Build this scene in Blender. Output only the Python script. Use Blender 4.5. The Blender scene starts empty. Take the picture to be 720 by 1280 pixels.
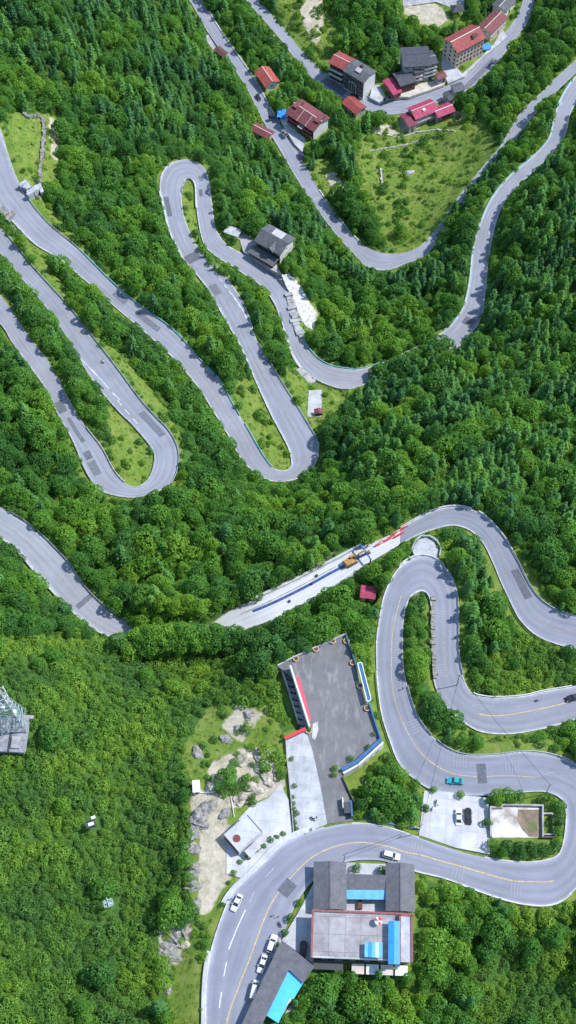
import bpy, math, random
import numpy as np
from mathutils import Vector, Matrix
random.seed(7); RNG = np.random.default_rng(7)
sc = bpy.context.scene
COL = sc.collection
R = math.radians
# ------------------------------------------------------------------ camera
CAMH = 390.0; PITCH = R(62.0); FPX = 1758.0; PW, PH = 720, 1280
FW = np.array([0, math.cos(PITCH), -math.sin(PITCH)]); UP = np.array([0, math.sin(PITCH), math.cos(PITCH)])
cam = bpy.data.cameras.new('camera'); camo = bpy.data.objects.new('camera', cam); COL.objects.link(camo)
camo.location = (0, 0, CAMH); camo.rotation_euler = (R(90) - PITCH, 0, 0)
cam.sensor_fit = 'VERTICAL'; cam.angle = 2 * math.atan(PH / 2 / FPX); cam.clip_start = 1; cam.clip_end = 20000
sc.camera = camo

def P(px, py, z):
    d = FW + np.array([(px - 360) / FPX, 0, 0]) - UP * ((py - 640) / FPX)
    t = (z - CAMH) / d[2]
    return np.array([d[0] * t, d[1] * t, z])

def proj(p):
    p = np.asarray(p, float); v = p - np.array([0, 0, CAMH])
    dep = v @ FW
    return 360 + FPX * v[..., 0] / dep, 640 - FPX * (v @ UP) / dep, dep

# ------------------------------------------------------------------ helpers
def tag(o, label=None, cat=None, group=None, kind=None):
    if label: o['label'] = label
    if cat: o['category'] = cat
    if group: o['group'] = group
    if kind: o['kind'] = kind
    return o

def empty(name, loc, rz=0.0, label=None, cat=None, group=None):
    o = bpy.data.objects.new(name, None); COL.objects.link(o)
    o.location = [float(v) for v in loc]; o.rotation_euler = (0, 0, rz); o.empty_display_size = 0.3
    return tag(o, label, cat, group)

class MB:
    """collects boxes, tubes and polygons and links them as one mesh"""
    def __init__(s): s.v = []; s.f = []; s.m = []; s.uv = None
    def add(s, vs, fs, mi=0):
        n = len(s.v); s.v += [tuple(float(c) for c in v) for v in vs]
        s.f += [tuple(i + n for i in f) for f in fs]; s.m += [mi] * len(fs); return s
    def box(s, c, d, rz=0.0, mi=0, rx=0.0, ry=0.0):
        M = Matrix.Translation(c) @ Matrix.Rotation(rz, 4, 'Z') @ Matrix.Rotation(ry, 4, 'Y') @ Matrix.Rotation(rx, 4, 'X')
        vs = [M @ Vector((x * d[0] / 2, y * d[1] / 2, z * d[2] / 2)) for x in (-1, 1) for y in (-1, 1) for z in (-1, 1)]
        return s.add(vs, [(0, 1, 3, 2), (4, 6, 7, 5), (0, 4, 5, 1), (2, 3, 7, 6), (0, 2, 6, 4), (1, 5, 7, 3)], mi)
    def bar(s, a, b, w, h=None, mi=0):
        a = Vector([float(i) for i in a]); b = Vector([float(i) for i in b]); h = h or w
        d = (b - a); L = d.length
        if L < 1e-6: return s
        q = d.to_track_quat('X', 'Z'); M = Matrix.Translation((a + b) / 2) @ q.to_matrix().to_4x4()
        vs = [M @ Vector((x * L / 2, y * w / 2, z * h / 2)) for x in (-1, 1) for y in (-1, 1) for z in (-1, 1)]
        return s.add(vs, [(0, 1, 3, 2), (4, 6, 7, 5), (0, 4, 5, 1), (2, 3, 7, 6), (0, 2, 6, 4), (1, 5, 7, 3)], mi)
    def tube(s, pts, rad, n=6, mi=0, cap=True):
        pts = [Vector([float(i) for i in p]) for p in pts]; N = len(pts)
        rr = rad if isinstance(rad, (list, tuple)) else [rad] * N
        vs = []; fs = []
        for i, p in enumerate(pts):
            d = (pts[min(i + 1, N - 1)] - pts[max(i - 1, 0)]).normalized(); q = d.to_track_quat('Z', 'Y')
            for k in range(n):
                a = 2 * math.pi * k / n; vs.append(p + q @ Vector((math.cos(a) * rr[i], math.sin(a) * rr[i], 0)))
        for i in range(N - 1):
            for k in range(n):
                fs.append((i * n + k, i * n + (k + 1) % n, (i + 1) * n + (k + 1) % n, (i + 1) * n + k))
        if cap: fs += [tuple(range(n - 1, -1, -1)), tuple((N - 1) * n + k for k in range(n))]
        return s.add(vs, fs, mi)
    def prism(s, poly, z0, z1, mi=0, side=None):
        """poly: list of (x,y); z0, z1 numbers or functions of x,y"""
        A = 0.5 * sum(poly[i][0] * poly[(i + 1) % len(poly)][1] - poly[(i + 1) % len(poly)][0] * poly[i][1] for i in range(len(poly)))
        if A < 0: poly = poly[::-1]
        f0 = z0 if callable(z0) else (lambda x, y: z0); f1 = z1 if callable(z1) else (lambda x, y: z1)
        n = len(poly); vs = [(p[0], p[1], f0(p[0], p[1])) for p in poly] + [(p[0], p[1], f1(p[0], p[1])) for p in poly]
        s.add(vs, [tuple(range(n - 1, -1, -1)), tuple(range(n, 2 * n))], mi)
        sv = s.v[-2 * n:]; base = len(s.v) - 2 * n
        s.f += [(base + i, base + (i + 1) % n, base + n + (i + 1) % n, base + n + i) for i in range(n)]
        s.m += [mi if side is None else side] * n
        return s
    def build(s, name, mats, parent=None, loc=None, smooth=False):
        me = bpy.data.meshes.new(name); me.from_pydata(s.v, [], s.f)
        if not isinstance(mats, (list, tuple)): mats = [mats]
        for m in mats: me.materials.append(m)
        if len(mats) > 1: me.polygons.foreach_set('material_index', s.m)
        if smooth: me.polygons.foreach_set('use_smooth', [True] * len(me.polygons))
        if s.uv:
            ul = me.uv_layers.new(name='UVMap')
            li = np.zeros(len(me.loops), dtype=np.int32); me.loops.foreach_get('vertex_index', li)
            ul.data.foreach_set('uv', np.array(s.uv, dtype=np.float32)[li].ravel())
        me.update()
        o = bpy.data.objects.new(name, me); COL.objects.link(o)
        if parent is not None: o.parent = parent
        if loc is not None: o.location = [float(v) for v in loc]
        return o

# ------------------------------------------------------------------ materials
MATS = {}
def mat(name, col, rough=0.8, spec=0.3, noise=None, metal=0.0, bump=None, joints=None):
    """noise = (scale, amount, second colour or None); bump = (scale, strength)"""
    if name in MATS: return MATS[name]
    m = bpy.data.materials.new(name); m.use_nodes = True; nt = m.node_tree; b = nt.nodes['Principled BSDF']
    b.inputs['Roughness'].default_value = rough; b.inputs['Specular IOR Level'].default_value = spec
    b.inputs['Metallic'].default_value = metal
    b.inputs['Base Color'].default_value = (*col, 1)
    if noise:
        tc = nt.nodes.new('ShaderNodeNewGeometry')
        nz = nt.nodes.new('ShaderNodeTexNoise'); nz.inputs['Scale'].default_value = noise[0]; nz.inputs['Detail'].default_value = 6; nz.inputs['Roughness'].default_value = 0.65
        nt.links.new(tc.outputs['Position'], nz.inputs['Vector'])
        cr = nt.nodes.new('ShaderNodeValToRGB'); cr.color_ramp.elements[0].position = 0.35; cr.color_ramp.elements[1].position = 0.65
        c2 = noise[2] if len(noise) > 2 and noise[2] else tuple(c * (1 + noise[1]) for c in col)
        c1 = tuple(c * (1 - noise[1]) for c in col)
        cr.color_ramp.elements[0].color = (*c1, 1); cr.color_ramp.elements[1].color = (*c2, 1)
        nt.links.new(nz.outputs['Fac'], cr.inputs['Fac']); nt.links.new(cr.outputs['Color'], b.inputs['Base Color'])
    if bump:
        n2 = nt.nodes.new('ShaderNodeTexNoise'); n2.inputs['Scale'].default_value = bump[0]; n2.inputs['Detail'].default_value = 4
        g = nt.nodes.new('ShaderNodeNewGeometry'); nt.links.new(g.outputs['Position'], n2.inputs['Vector'])
        bp = nt.nodes.new('ShaderNodeBump'); bp.inputs['Strength'].default_value = bump[1]; bp.inputs['Distance'].default_value = 0.3
        nt.links.new(n2.outputs['Fac'], bp.inputs['Height']); nt.links.new(bp.outputs['Normal'], b.inputs['Normal'])
    if joints:
        tc2 = nt.nodes.new('ShaderNodeNewGeometry'); br = nt.nodes.new('ShaderNodeTexBrick'); br.offset = 0; br.inputs['Scale'].default_value = 1; br.inputs['Brick Width'].default_value = joints; br.inputs['Row Height'].default_value = joints
        br.inputs['Mortar Size'].default_value = 0.05; br.inputs['Color1'].default_value = (1, 1, 1, 1); br.inputs['Color2'].default_value = (.9, .9, .91, 1); br.inputs['Mortar'].default_value = (.68, .68, .68, 1)
        mpn = nt.nodes.new('ShaderNodeMapping'); mpn.inputs['Rotation'].default_value = (0, 0, .12); nt.links.new(tc2.outputs['Position'], mpn.inputs[0]); nt.links.new(mpn.outputs[0], br.inputs['Vector'])
        src = b.inputs['Base Color'].links[0].from_socket; mx = nt.nodes.new('ShaderNodeMix'); mx.data_type = 'RGBA'; mx.blend_type = 'MULTIPLY'; mx.inputs['Factor'].default_value = 1
        nt.links.new(src, mx.inputs['A']); nt.links.new(br.outputs['Color'], mx.inputs['B']); nt.links.new(mx.outputs['Result'], b.inputs['Base Color'])
    MATS[name] = m; return m

def tile_mat(name, col, pitch=0.9, amt=0.3, rough=0.65):
    """roof covering: rows of tiles down the slope, blotchy wear; object coordinates"""
    m = bpy.data.materials.new(name); m.use_nodes = True; nt = m.node_tree; b = nt.nodes['Principled BSDF']
    b.inputs['Roughness'].default_value = rough; b.inputs['Specular IOR Level'].default_value = 0.3
    tc = nt.nodes.new('ShaderNodeTexCoord')
    br = nt.nodes.new('ShaderNodeTexBrick'); br.inputs['Scale'].default_value = 1.0
    br.inputs['Brick Width'].default_value = pitch; br.inputs['Row Height'].default_value = pitch * 0.55; br.inputs['Mortar Size'].default_value = 0.05
    br.inputs['Color1'].default_value = (*[c * (1 + amt * .5) for c in col], 1); br.inputs['Color2'].default_value = (*[c * (1 - amt) for c in col], 1)
    br.inputs['Mortar'].default_value = (*[c * 0.45 for c in col], 1)
    nt.links.new(tc.outputs['Object'], br.inputs['Vector'])
    nz = nt.nodes.new('ShaderNodeTexNoise'); nz.inputs['Scale'].default_value = 0.5; nz.inputs['Detail'].default_value = 8; nz.inputs['Roughness'].default_value = 0.7
    nt.links.new(tc.outputs['Object'], nz.inputs['Vector'])
    mx = nt.nodes.new('ShaderNodeMix'); mx.data_type = 'RGBA'; mx.blend_type = 'MULTIPLY'; mx.inputs['Factor'].default_value = 0.8
    cr = nt.nodes.new('ShaderNodeValToRGB'); cr.color_ramp.elements[0].position = 0.3; cr.color_ramp.elements[1].position = 0.7
    cr.color_ramp.elements[0].color = (0.6, 0.6, 0.6, 1); cr.color_ramp.elements[1].color = (1.2, 1.2, 1.2, 1)
    nt.links.new(nz.outputs['Fac'], cr.inputs['Fac']); nt.links.new(br.outputs['Color'], mx.inputs['A']); nt.links.new(cr.outputs['Color'], mx.inputs['B'])
    nt.links.new(mx.outputs['Result'], b.inputs['Base Color'])
    return m

def foliage_mat(name, ramp, trans=0.28, rough=0.55, scale=0.035, isl=0.3, ow=.6):
    """leaf colour: coherent patches over the hillside + per plant + per leaf-clump variation"""
    m = bpy.data.materials.new(name); m.use_nodes = True; nt = m.node_tree; N = nt.nodes; L = nt.links
    b = N['Principled BSDF']; out = N['Material Output']
    b.inputs['Roughness'].default_value = rough; b.inputs['Specular IOR Level'].default_value = 0.25
    oi = N.new('ShaderNodeObjectInfo'); nz = N.new('ShaderNodeTexNoise'); nz.inputs['Scale'].default_value = scale; nz.inputs['Detail'].default_value = 3
    L.new(oi.outputs['Location'], nz.inputs['Vector'])
    a1 = N.new('ShaderNodeMath'); a1.operation = 'MULTIPLY_ADD'; a1.inputs[1].default_value = 2.6; a1.inputs[2].default_value = -1.15
    L.new(nz.outputs['Fac'], a1.inputs[0])
    a2 = N.new('ShaderNodeMath'); a2.operation = 'MULTIPLY_ADD'; a2.inputs[1].default_value = ow
    L.new(oi.outputs['Random'], a2.inputs[0]); L.new(a1.outputs[0], a2.inputs[2])
    cr = N.new('ShaderNodeValToRGB'); els = cr.color_ramp.elements
    els[0].position = 0.0; els[0].color = (*ramp[0], 1); els[1].position = 1.0; els[1].color = (*ramp[-1], 1)
    for i, c in enumerate(ramp[1:-1]):
        e = els.new((i + 1) / (len(ramp) - 1)); e.color = (*c, 1)
    L.new(a2.outputs[0], cr.inputs['Fac'])
    ge = N.new('ShaderNodeNewGeometry')
    a3 = N.new('ShaderNodeMath'); a3.operation = 'MULTIPLY_ADD'; a3.inputs[1].default_value = isl * 2; a3.inputs[2].default_value = 1 - isl
    L.new(ge.outputs['Random Per Island'], a3.inputs[0])
    hs = N.new('ShaderNodeHueSaturation'); L.new(cr.outputs['Color'], hs.inputs['Color']); L.new(a3.outputs[0], hs.inputs['Value'])
    L.new(hs.outputs['Color'], b.inputs['Base Color'])
    tr = N.new('ShaderNodeBsdfTranslucent'); h2 = N.new('ShaderNodeHueSaturation'); h2.inputs['Hue'].default_value = 0.485; h2.inputs['Value'].default_value = 1.3
    L.new(hs.outputs['Color'], h2.inputs['Color']); L.new(h2.outputs['Color'], tr.inputs['Color'])
    ms = N.new('ShaderNodeMixShader'); ms.inputs[0].default_value = trans
    L.new(b.outputs[0], ms.inputs[1]); L.new(tr.outputs[0], ms.inputs[2]); L.new(ms.outputs[0], out.inputs['Surface'])
    return m

def road_mat(name, base, wear=0.25, light=None):
    m = bpy.data.materials.new(name); m.use_nodes = True; nt = m.node_tree; N = nt.nodes; L = nt.links; b = N['Principled BSDF']
    b.inputs['Roughness'].default_value = 0.75; b.inputs['Specular IOR Level'].default_value = 0.35
    uv = N.new('ShaderNodeUVMap'); mp = N.new('ShaderNodeMapping'); mp.inputs['Scale'].default_value = (9, 0.05, 1)
    L.new(uv.outputs[0], mp.inputs[0])
    n1 = N.new('ShaderNodeTexNoise'); n1.inputs['Scale'].default_value = 1; n1.inputs['Detail'].default_value = 5; L.new(mp.outputs[0], n1.inputs['Vector'])
    ge = N.new('ShaderNodeNewGeometry'); n2 = N.new('ShaderNodeTexNoise'); n2.inputs['Scale'].default_value = 0.09; n2.inputs['Detail'].default_value = 8; n2.inputs['Roughness'].default_value = 0.7
    L.new(ge.outputs['Position'], n2.inputs['Vector'])
    n3 = N.new('ShaderNodeTexNoise'); n3.inputs['Scale'].default_value = 3.0; n3.inputs['Detail'].default_value = 3; L.new(ge.outputs['Position'], n3.inputs['Vector'])
    def ma(op, a, bb, c=None):
        x = N.new('ShaderNodeMath'); x.operation = op
        for i, q in enumerate((a, bb, c)):
            if q is None: continue
            if isinstance(q, (int, float)): x.inputs[i].default_value = q
            else: L.new(q, x.inputs[i])
        return x.outputs[0]
    s = ma('MULTIPLY_ADD', n1.outputs['Fac'], wear * 1.6, 1 - wear * 0.8)
    sx0 = N.new('ShaderNodeSeparateXYZ'); L.new(uv.outputs[0], sx0.inputs[0])
    wt = ma('SINE', ma('MULTIPLY', sx0.outputs[0], 25.1), 0); s = ma('MULTIPLY', s, ma('MULTIPLY_ADD', wt, 0.045, 1.0))
    s = ma('MULTIPLY', s, ma('MULTIPLY_ADD', n2.outputs['Fac'], wear * 1.8, 1 - wear * 0.9))
    s = ma('MULTIPLY', s, ma('MULTIPLY_ADD', n3.outputs['Fac'], 0.24, 0.88))
    # worn paler margin of dust at both road edges
    sx = N.new('ShaderNodeSeparateXYZ'); L.new(uv.outputs[0], sx.inputs[0])
    d = ma('ABSOLUTE', ma('SUBTRACT', sx.outputs[0], 0.5), 0)
    e = N.new('ShaderNodeMapRange'); e.inputs[1].default_value = 0.42; e.inputs[2].default_value = 0.5; e.inputs[3].default_value = 0; e.inputs[4].default_value = 0.6
    L.new(ma('ADD', d, ma('MULTIPLY_ADD', n2.outputs['Fac'], 0.16, -0.08)), e.inputs[0])
    mx = N.new('ShaderNodeMix'); mx.data_type = 'RGBA'; mx.inputs['A'].default_value = (*base, 1); mx.inputs['B'].default_value = (*(light or tuple(c * 1.7 for c in base)), 1)
    L.new(e.outputs[0], mx.inputs['Factor'])
    vm = N.new('ShaderNodeVectorMath'); vm.operation = 'SCALE'; L.new(mx.outputs['Result'], vm.inputs[0]); L.new(s, vm.inputs['Scale'])
    L.new(vm.outputs[0], b.inputs['Base Color'])
    return m

M_ASPH = road_mat('asphalt', (0.235, 0.248, 0.302), 0.32)
M_ASPH2 = road_mat('old_asphalt', (0.262, 0.276, 0.325), 0.34)
M_CONCROAD = road_mat('concrete_road', (0.58, 0.60, 0.63), 0.2, (0.6, 0.61, 0.61))
M_CONCROAD2 = road_mat('lightened_asphalt', (0.31, 0.325, 0.37), 0.3)  # asphalt colour lightened to offset heavy tree shadows on this road
M_BARS = mat('worn_bar_paint', (0.29, 0.30, 0.345), 0.7, 0.3)
M_PATCH = mat('patch_asphalt', (0.13, 0.138, 0.165), 0.85, 0.2, (1.2, 0.2))
M_PATCH2 = mat('faint_patch_asphalt', (0.16, 0.175, 0.205), 0.85, 0.2, (1.2, 0.2))
M_YEL = mat('yellow_paint', (0.55, 0.42, 0.18), 0.7, 0.3, (1.5, 0.3))
M_YELF = mat('faded_yellow_paint', (0.34, 0.30, 0.22), 0.7, 0.3, (1.0, 0.3))
M_WHP = mat('white_paint', (0.62, 0.64, 0.66), 0.7, 0.3, (1.5, 0.25))
M_WHPF = mat('faded_white_paint', (0.34, 0.36, 0.40), 0.7, 0.3, (1.0, 0.2))
M_KERB = mat('kerb_concrete', (0.50, 0.52, 0.53), 0.85, 0.2, (0.6, 0.28))
M_KERBD = mat('weathered_kerb', (0.33, 0.35, 0.34), 0.85, 0.2, (0.6, 0.4))
M_CONC = mat('concrete', (0.45, 0.465, 0.49), 0.85, 0.2, (0.25, 0.22), joints=4.0)
M_CONCW = mat('bright_concrete', (0.51, 0.52, 0.54), 0.85, 0.2, (0.2, 0.16), joints=4.5)
M_CONCG = mat('grey_concrete', (0.36, 0.36, 0.37), 0.9, 0.2, (0.3, 0.3))
def yard_mat():
    m = mat('car_park_paving', (0.17, 0.168, 0.175), 0.85, 0.25, (0.15, 0.18)); nt = m.node_tree; N = nt.nodes; L = nt.links; b = N['Principled BSDF']; src = b.inputs['Base Color'].links[0].from_socket
    g = N.new('ShaderNodeNewGeometry'); mp = N.new('ShaderNodeMapping'); mp.inputs['Rotation'].default_value = (0, 0, .25); mp.inputs['Scale'].default_value = (.55, .16, 1); L.new(g.outputs['Position'], mp.inputs[0])
    nz = N.new('ShaderNodeTexNoise'); nz.inputs['Scale'].default_value = 1; nz.inputs['Detail'].default_value = 7; nz.inputs['Roughness'].default_value = .7; L.new(mp.outputs[0], nz.inputs['Vector'])
    r = N.new('ShaderNodeMapRange'); r.inputs[1].default_value = .52; r.inputs[2].default_value = .72; r.inputs[4].default_value = .75; L.new(nz.outputs['Fac'], r.inputs[0])
    mx = N.new('ShaderNodeMix'); mx.data_type = 'RGBA'; mx.inputs['B'].default_value = (.34, .34, .35, 1); L.new(r.outputs[0], mx.inputs['Factor']); L.new(src, mx.inputs['A']); L.new(mx.outputs['Result'], b.inputs['Base Color']); return m
M_YARD = yard_mat()
M_STONE = mat('grey_stone', (0.26, 0.25, 0.235), 0.9, 0.2, (1.2, 0.45), bump=(1.5, 0.6))
M_ROCK = mat('pale_rock', (0.42, 0.38, 0.31), 0.9, 0.2, (0.5, 0.5), bump=(0.8, 0.8))
M_WHITE = mat('white_plaster', (0.70, 0.70, 0.69), 0.8, 0.3, (0.5, 0.1))
M_CREAM = mat('cream_plaster', (0.60, 0.52, 0.46), 0.8, 0.3, (0.5, 0.12))
M_GREYW = mat('grey_render', (0.42, 0.43, 0.44), 0.85, 0.2, (0.5, 0.2))
M_BROWN = mat('brown_timber', (0.12, 0.06, 0.045), 0.75, 0.3, (2.0, 0.3))
M_MAROON = mat('maroon_paint', (0.25, 0.10, 0.10), 0.7, 0.3, (1.0, 0.25))
M_GLASS = mat('window_glass', (0.03, 0.04, 0.05), 0.12, 0.6)
M_RUST = mat('guard_rail_steel', (0.45, 0.50, 0.52), 0.45, 0.5, (1.0, 0.15), metal=0.5)
M_CYAN = mat('pale_green_rail', (0.20, 0.56, 0.60), 0.55, 0.4, (1.0, 0.15))
M_BLUE = mat('blue_sheet', (0.03, 0.27, 0.68), 0.5, 0.4, (0.8, 0.12))
M_SKYB = mat('sky_blue_sheet', (0.12, 0.42, 0.72), 0.5, 0.4, (0.8, 0.14))
M_DBLUE = mat('blue_paint', (0.035, 0.13, 0.30), 0.55, 0.4, (0.8, 0.2))
M_TEAL = mat('dark_teal_paint', (0.045, 0.13, 0.19), 0.6, 0.3, (0.8, 0.2))
M_RED = mat('red_paint', (0.62, 0.05, 0.06), 0.6, 0.3, (0.9, 0.15))
M_PINK = mat('pinkish_red_awning', (0.62, 0.10, 0.14), 0.6, 0.3, (0.9, 0.15))
M_ORANGE = mat('orange_plastic', (0.75, 0.22, 0.05), 0.5, 0.4)
M_BLACK = mat('black_rubber', (0.015, 0.015, 0.017), 0.7, 0.3)
M_DARK = mat('dark_steel', (0.06, 0.065, 0.07), 0.6, 0.4)
M_STEEL = mat('galvanised_steel', (0.42, 0.46, 0.48), 0.45, 0.5, metal=0.6)
M_MACH = mat('excavator_ochre', (0.42, 0.24, 0.08), 0.5, 0.4, (1.5, 0.3))
M_TRUNK = mat('bark', (0.10, 0.075, 0.05), 0.9, 0.1, (3, 0.4))
M_SAND = mat('sandy_ground', (0.55, 0.47, 0.34), 0.95, 0.1, (0.4, 0.2, (0.68, 0.63, 0.52)), bump=(1.2, 0.5))
M_SHINGLE = tile_mat('grey_felt_shingle', (0.19, 0.195, 0.22), 0.45, 0.2)
M_SLATE = tile_mat('slate_roof_tile', (0.17, 0.18, 0.20), 0.5, 0.45)
M_DSLATE = tile_mat('dark_slate_tile', (0.10, 0.11, 0.135), 0.6, 0.3)
M_RTILE = tile_mat('red_roof_tile', (0.40, 0.09, 0.085), 0.7, 0.25)
M_RTILED = tile_mat('dull_red_roof_tile', (0.26, 0.085, 0.09), 0.7, 0.25)
M_ORT = tile_mat('orange_red_tile', (0.52, 0.12, 0.09), 0.7, 0.25)
M_MAG = tile_mat('magenta_roof_sheet', (0.50, 0.07, 0.15), 0.9, 0.2)
M_MAGD = tile_mat('dark_magenta_roof_sheet', (0.30, 0.06, 0.10), 0.9, 0.2)

# ------------------------------------------------------------------ roads: (left edge px | right edge px | height)
def arcz(nodes, keys):
    """fill heights between key nodes by running length"""
    mids = [((a + c) / 2, (b + d) / 2) for a, b, c, d in nodes]
    s = [0]
    for i in range(1, len(mids)): s.append(s[-1] + math.hypot(mids[i][0] - mids[i - 1][0], mids[i][1] - mids[i - 1][1]))
    ks = sorted(keys); return list(np.interp(s, [s[k % len(s)] for k in ks], [keys[k] for k in ks]))

RA = [(256,1330,301,1330),(257,1280,305,1280),(258,1230,320,1240),(263,1193,338,1205),(276,1150,355,1165),(292,1116,371,1128),(323,1086,392,1100),
 (357,1053,415,1084),(393,1038,440,1076),(437,1029,470,1075),(480,1033,490,1079),(520,1046,520,1089),(567,1062,557,1098),(612,1073,600,1114),
 (657,1078,645,1128),(687,1074,690,1131),(700,1066,718,1112),(706,1045,745,1080),(708,1016,757,1030),(702,998,748,985),(680,989,725,960),
 (645,991,697,946),(613,994,658,940),(580,994,613,945),(545,989,573,943),(523,977,547,928),(500,956,527,906),(487,923,516,884),(478,895,508,856),
 (473,860,504,835),(471,829,503,812),(471,800,503,785),(476,765,506,762),(482,740,512,747),(497,712,519,741),(517,697,527,738),(540,697,534,741),
 (560,714,538,750),(570,735,540,765),(572,775,540,790),(572,815,541,822),(577,842,543,852),(586,864,555,880),(600,871,580,903),(620,873,603,915),
 (653,871,640,917),(680,865,685,909),(720,858,725,897),(745,848,765,885),(762,838,805,850),(766,824,812,812),(752,812,780,768),(720,812,720,770)]
ZA = arcz(RA, {0:0.6, 10:-2.5, 13:-4, 18:-5, 22:-5.5, 25:-7, 29:-10, 35:-12, 40:-14, 44:-16, 48:-18, 52:-20.5})
RB = [(720,812,720,770),(687,802,697,765),(667,792,677,752),(650,775,662,733),(640,757,650,708),(627,729,638,686),(615,700,627,669),(603,677,607,647),
 (587,662,588,637),(567,656,567,634),(547,660,545,638),(523,668,525,647),(500,680,500,662)]
ZB = arcz(RB, {0:-20.5, 4:-21.5, 8:-23, 12:-24.5})
RC = [(500,680,500,662),(480,692,480,673),(453,708,450,685),(427,725,420,701),(387,749,370,727),(340,774,320,750),(302,788,288,764),(256,808,248,789),(205,811,205,792),(165,804,172,785)]
ZC = arcz(RC, {0:-24.5, 5:-30, 7:-37, 9:-37})
RC2 = [(165,804,172,785),(135,794,150,773),(113,782,130,759),(87,759,105,734),(67,739,88,708),(43,712,67,685),(20,685,42,661),(0,671,12,641),(-30,655,-20,625),(-75,638,-60,603)]
ZC2 = arcz(RC2, {0:-37, 9:-44})
RD = [(-70,340,-50,318),(-35,375,-22,350),(0,404,4,374),(17,430,35,420),(43,465,60,452),(60,490,76,480),(72,517,90,507),(90,548,107,535),(107,588,127,561),(123,611,143,591),
 (143,619,158,606),(167,622,170,609),(190,617,181,604),(211,607,189,593),(221,587,193,578),(222,563,193,565),(211,540,184,552),(192,520,166,531),
 (173,498,143,508),(145,460,113,471),(118,425,90,431),(83,381,62,389),(43,337,26,346),(6,292,-10,304),(-30,250,-44,264)]
ZD = arcz(RD, {0:-48, 8:-54, 11:-56, 15:-59, 24:-70})
RE = [(-12,130,-60,150),(3,170,-35,200),(12,200,-14,232),(22,226,0,258),(36,251,20,281),(61,281,44,305),(97,311,75,324),(133,347,110,353),(167,377,140,380),(217,414,195,427),
 (247,448,227,458),(273,475,252,490),(290,505,267,514),(310,538,288,548),(327,568,302,574),(340,585,322,593),(350,588,345,602),(358,588,375,597),
 (365,581,394,580),(362,563,398,557),(354,546,388,537),(340,520,373,512),(326,490,354,482),(312,458,334,449),(300,431,320,425),(288,410,312,398),
 (277,391,303,377),(260,361,290,357),(245,342,272,335),(230,324,253,318),(213,290,240,297),(206,262,229,268),(200,234,226,240),(204,214,229,229),(216,203,232,224),
 (237,200,238,223),(252,207,242,226),(260,222,245,234),(264,247,246,258),(267,275,250,287),(272,292,256,306),(284,307,268,319),(300,316,290,332),
 (320,326,309,345),(343,341,330,360),(357,362,345,383),(370,399,355,410),(380,427,364,437),(392,444,375,457),(408,456,392,472),(427,461,412,482),
 (450,462,438,486),(480,453,480,470),(520,434,526,452),(550,418,566,438),(568,402,589,416),(580,383,602,395),(587,354,607,356),(592,310,612,313),
 (602,276,622,271),(615,248,634,247),(636,222,652,228),(658,203,673,208),(675,188,693,188),(688,170,707,167),(694,143,712,143),(707,113,723,125),(730,85,748,100),(770,50,785,60)]
ZE = arcz(RE, {0:-70, 8:-77, 16:-86, 19:-87, 28:-94, 33:-98, 38:-99, 44:-103, 51:-108, 56:-114, 61:-121, 66:-127, 68:-130})
RG = [(738,80,728,66),(722,89,716,79),(707,103,697,96),(688,122,677,116),(666,146,652,140),(648,168,637,163),(633,188,625,184),(608,215,601,212),(590,237,583,234),(571,262,564,259),
 (552,293,544,289),(532,319,521,311),(505,330,500,317),(484,338,481,317),(460,334,466,313),(445,320,453,306),(423,296,436,290),(403,270,416,264),(385,245,398,238),
 (370,221,385,213),(350,187,366,180),(327,147,341,142),(307,107,319,102),(283,73,295,67),(260,40,272,34),(240,5,252,0),(213,-38,226,-44)]
ZG = arcz(RG, {0:-131, 6:-136, 13:-140, 19:-144, 26:-151})
RI = [(292,-40,284,-32),(305,-22,296,-16),(322,0,312,5),(345,25,336,32),(362,45,354,53),(377,64,368,72),(405,92,394,101),(430,109,420,119),(457,121,450,134),(480,127,479,143),(513,123,516,139),
 (547,112,553,126),(580,97,589,109),(604,73,616,84),(630,43,641,53),(647,20,659,27),(654,0,667,3),(660,-35,674,-35)]
ZI = arcz(RI, {0:-154, 8:-153, 17:-151})

def catmull(pts, step):
    pts = np.array(pts); out = []; n = len(pts)
    for i in range(n - 1):
        p0 = pts[max(i - 1, 0)]; p1 = pts[i]; p2 = pts[i + 1]; p3 = pts[min(i + 2, n - 1)]
        k = max(1, int(round(np.linalg.norm((p2 - p1)[:2]) / step)))
        for j in range(k):
            t = j / k
            out.append(0.5 * ((2 * p1) + (-p0 + p2) * t + (2 * p0 - 5 * p1 + 4 * p2 - p3) * t * t + (-p0 + 3 * p1 - 3 * p2 + p3) * t ** 3))
    out.append(pts[-1]); return np.array(out)

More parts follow.
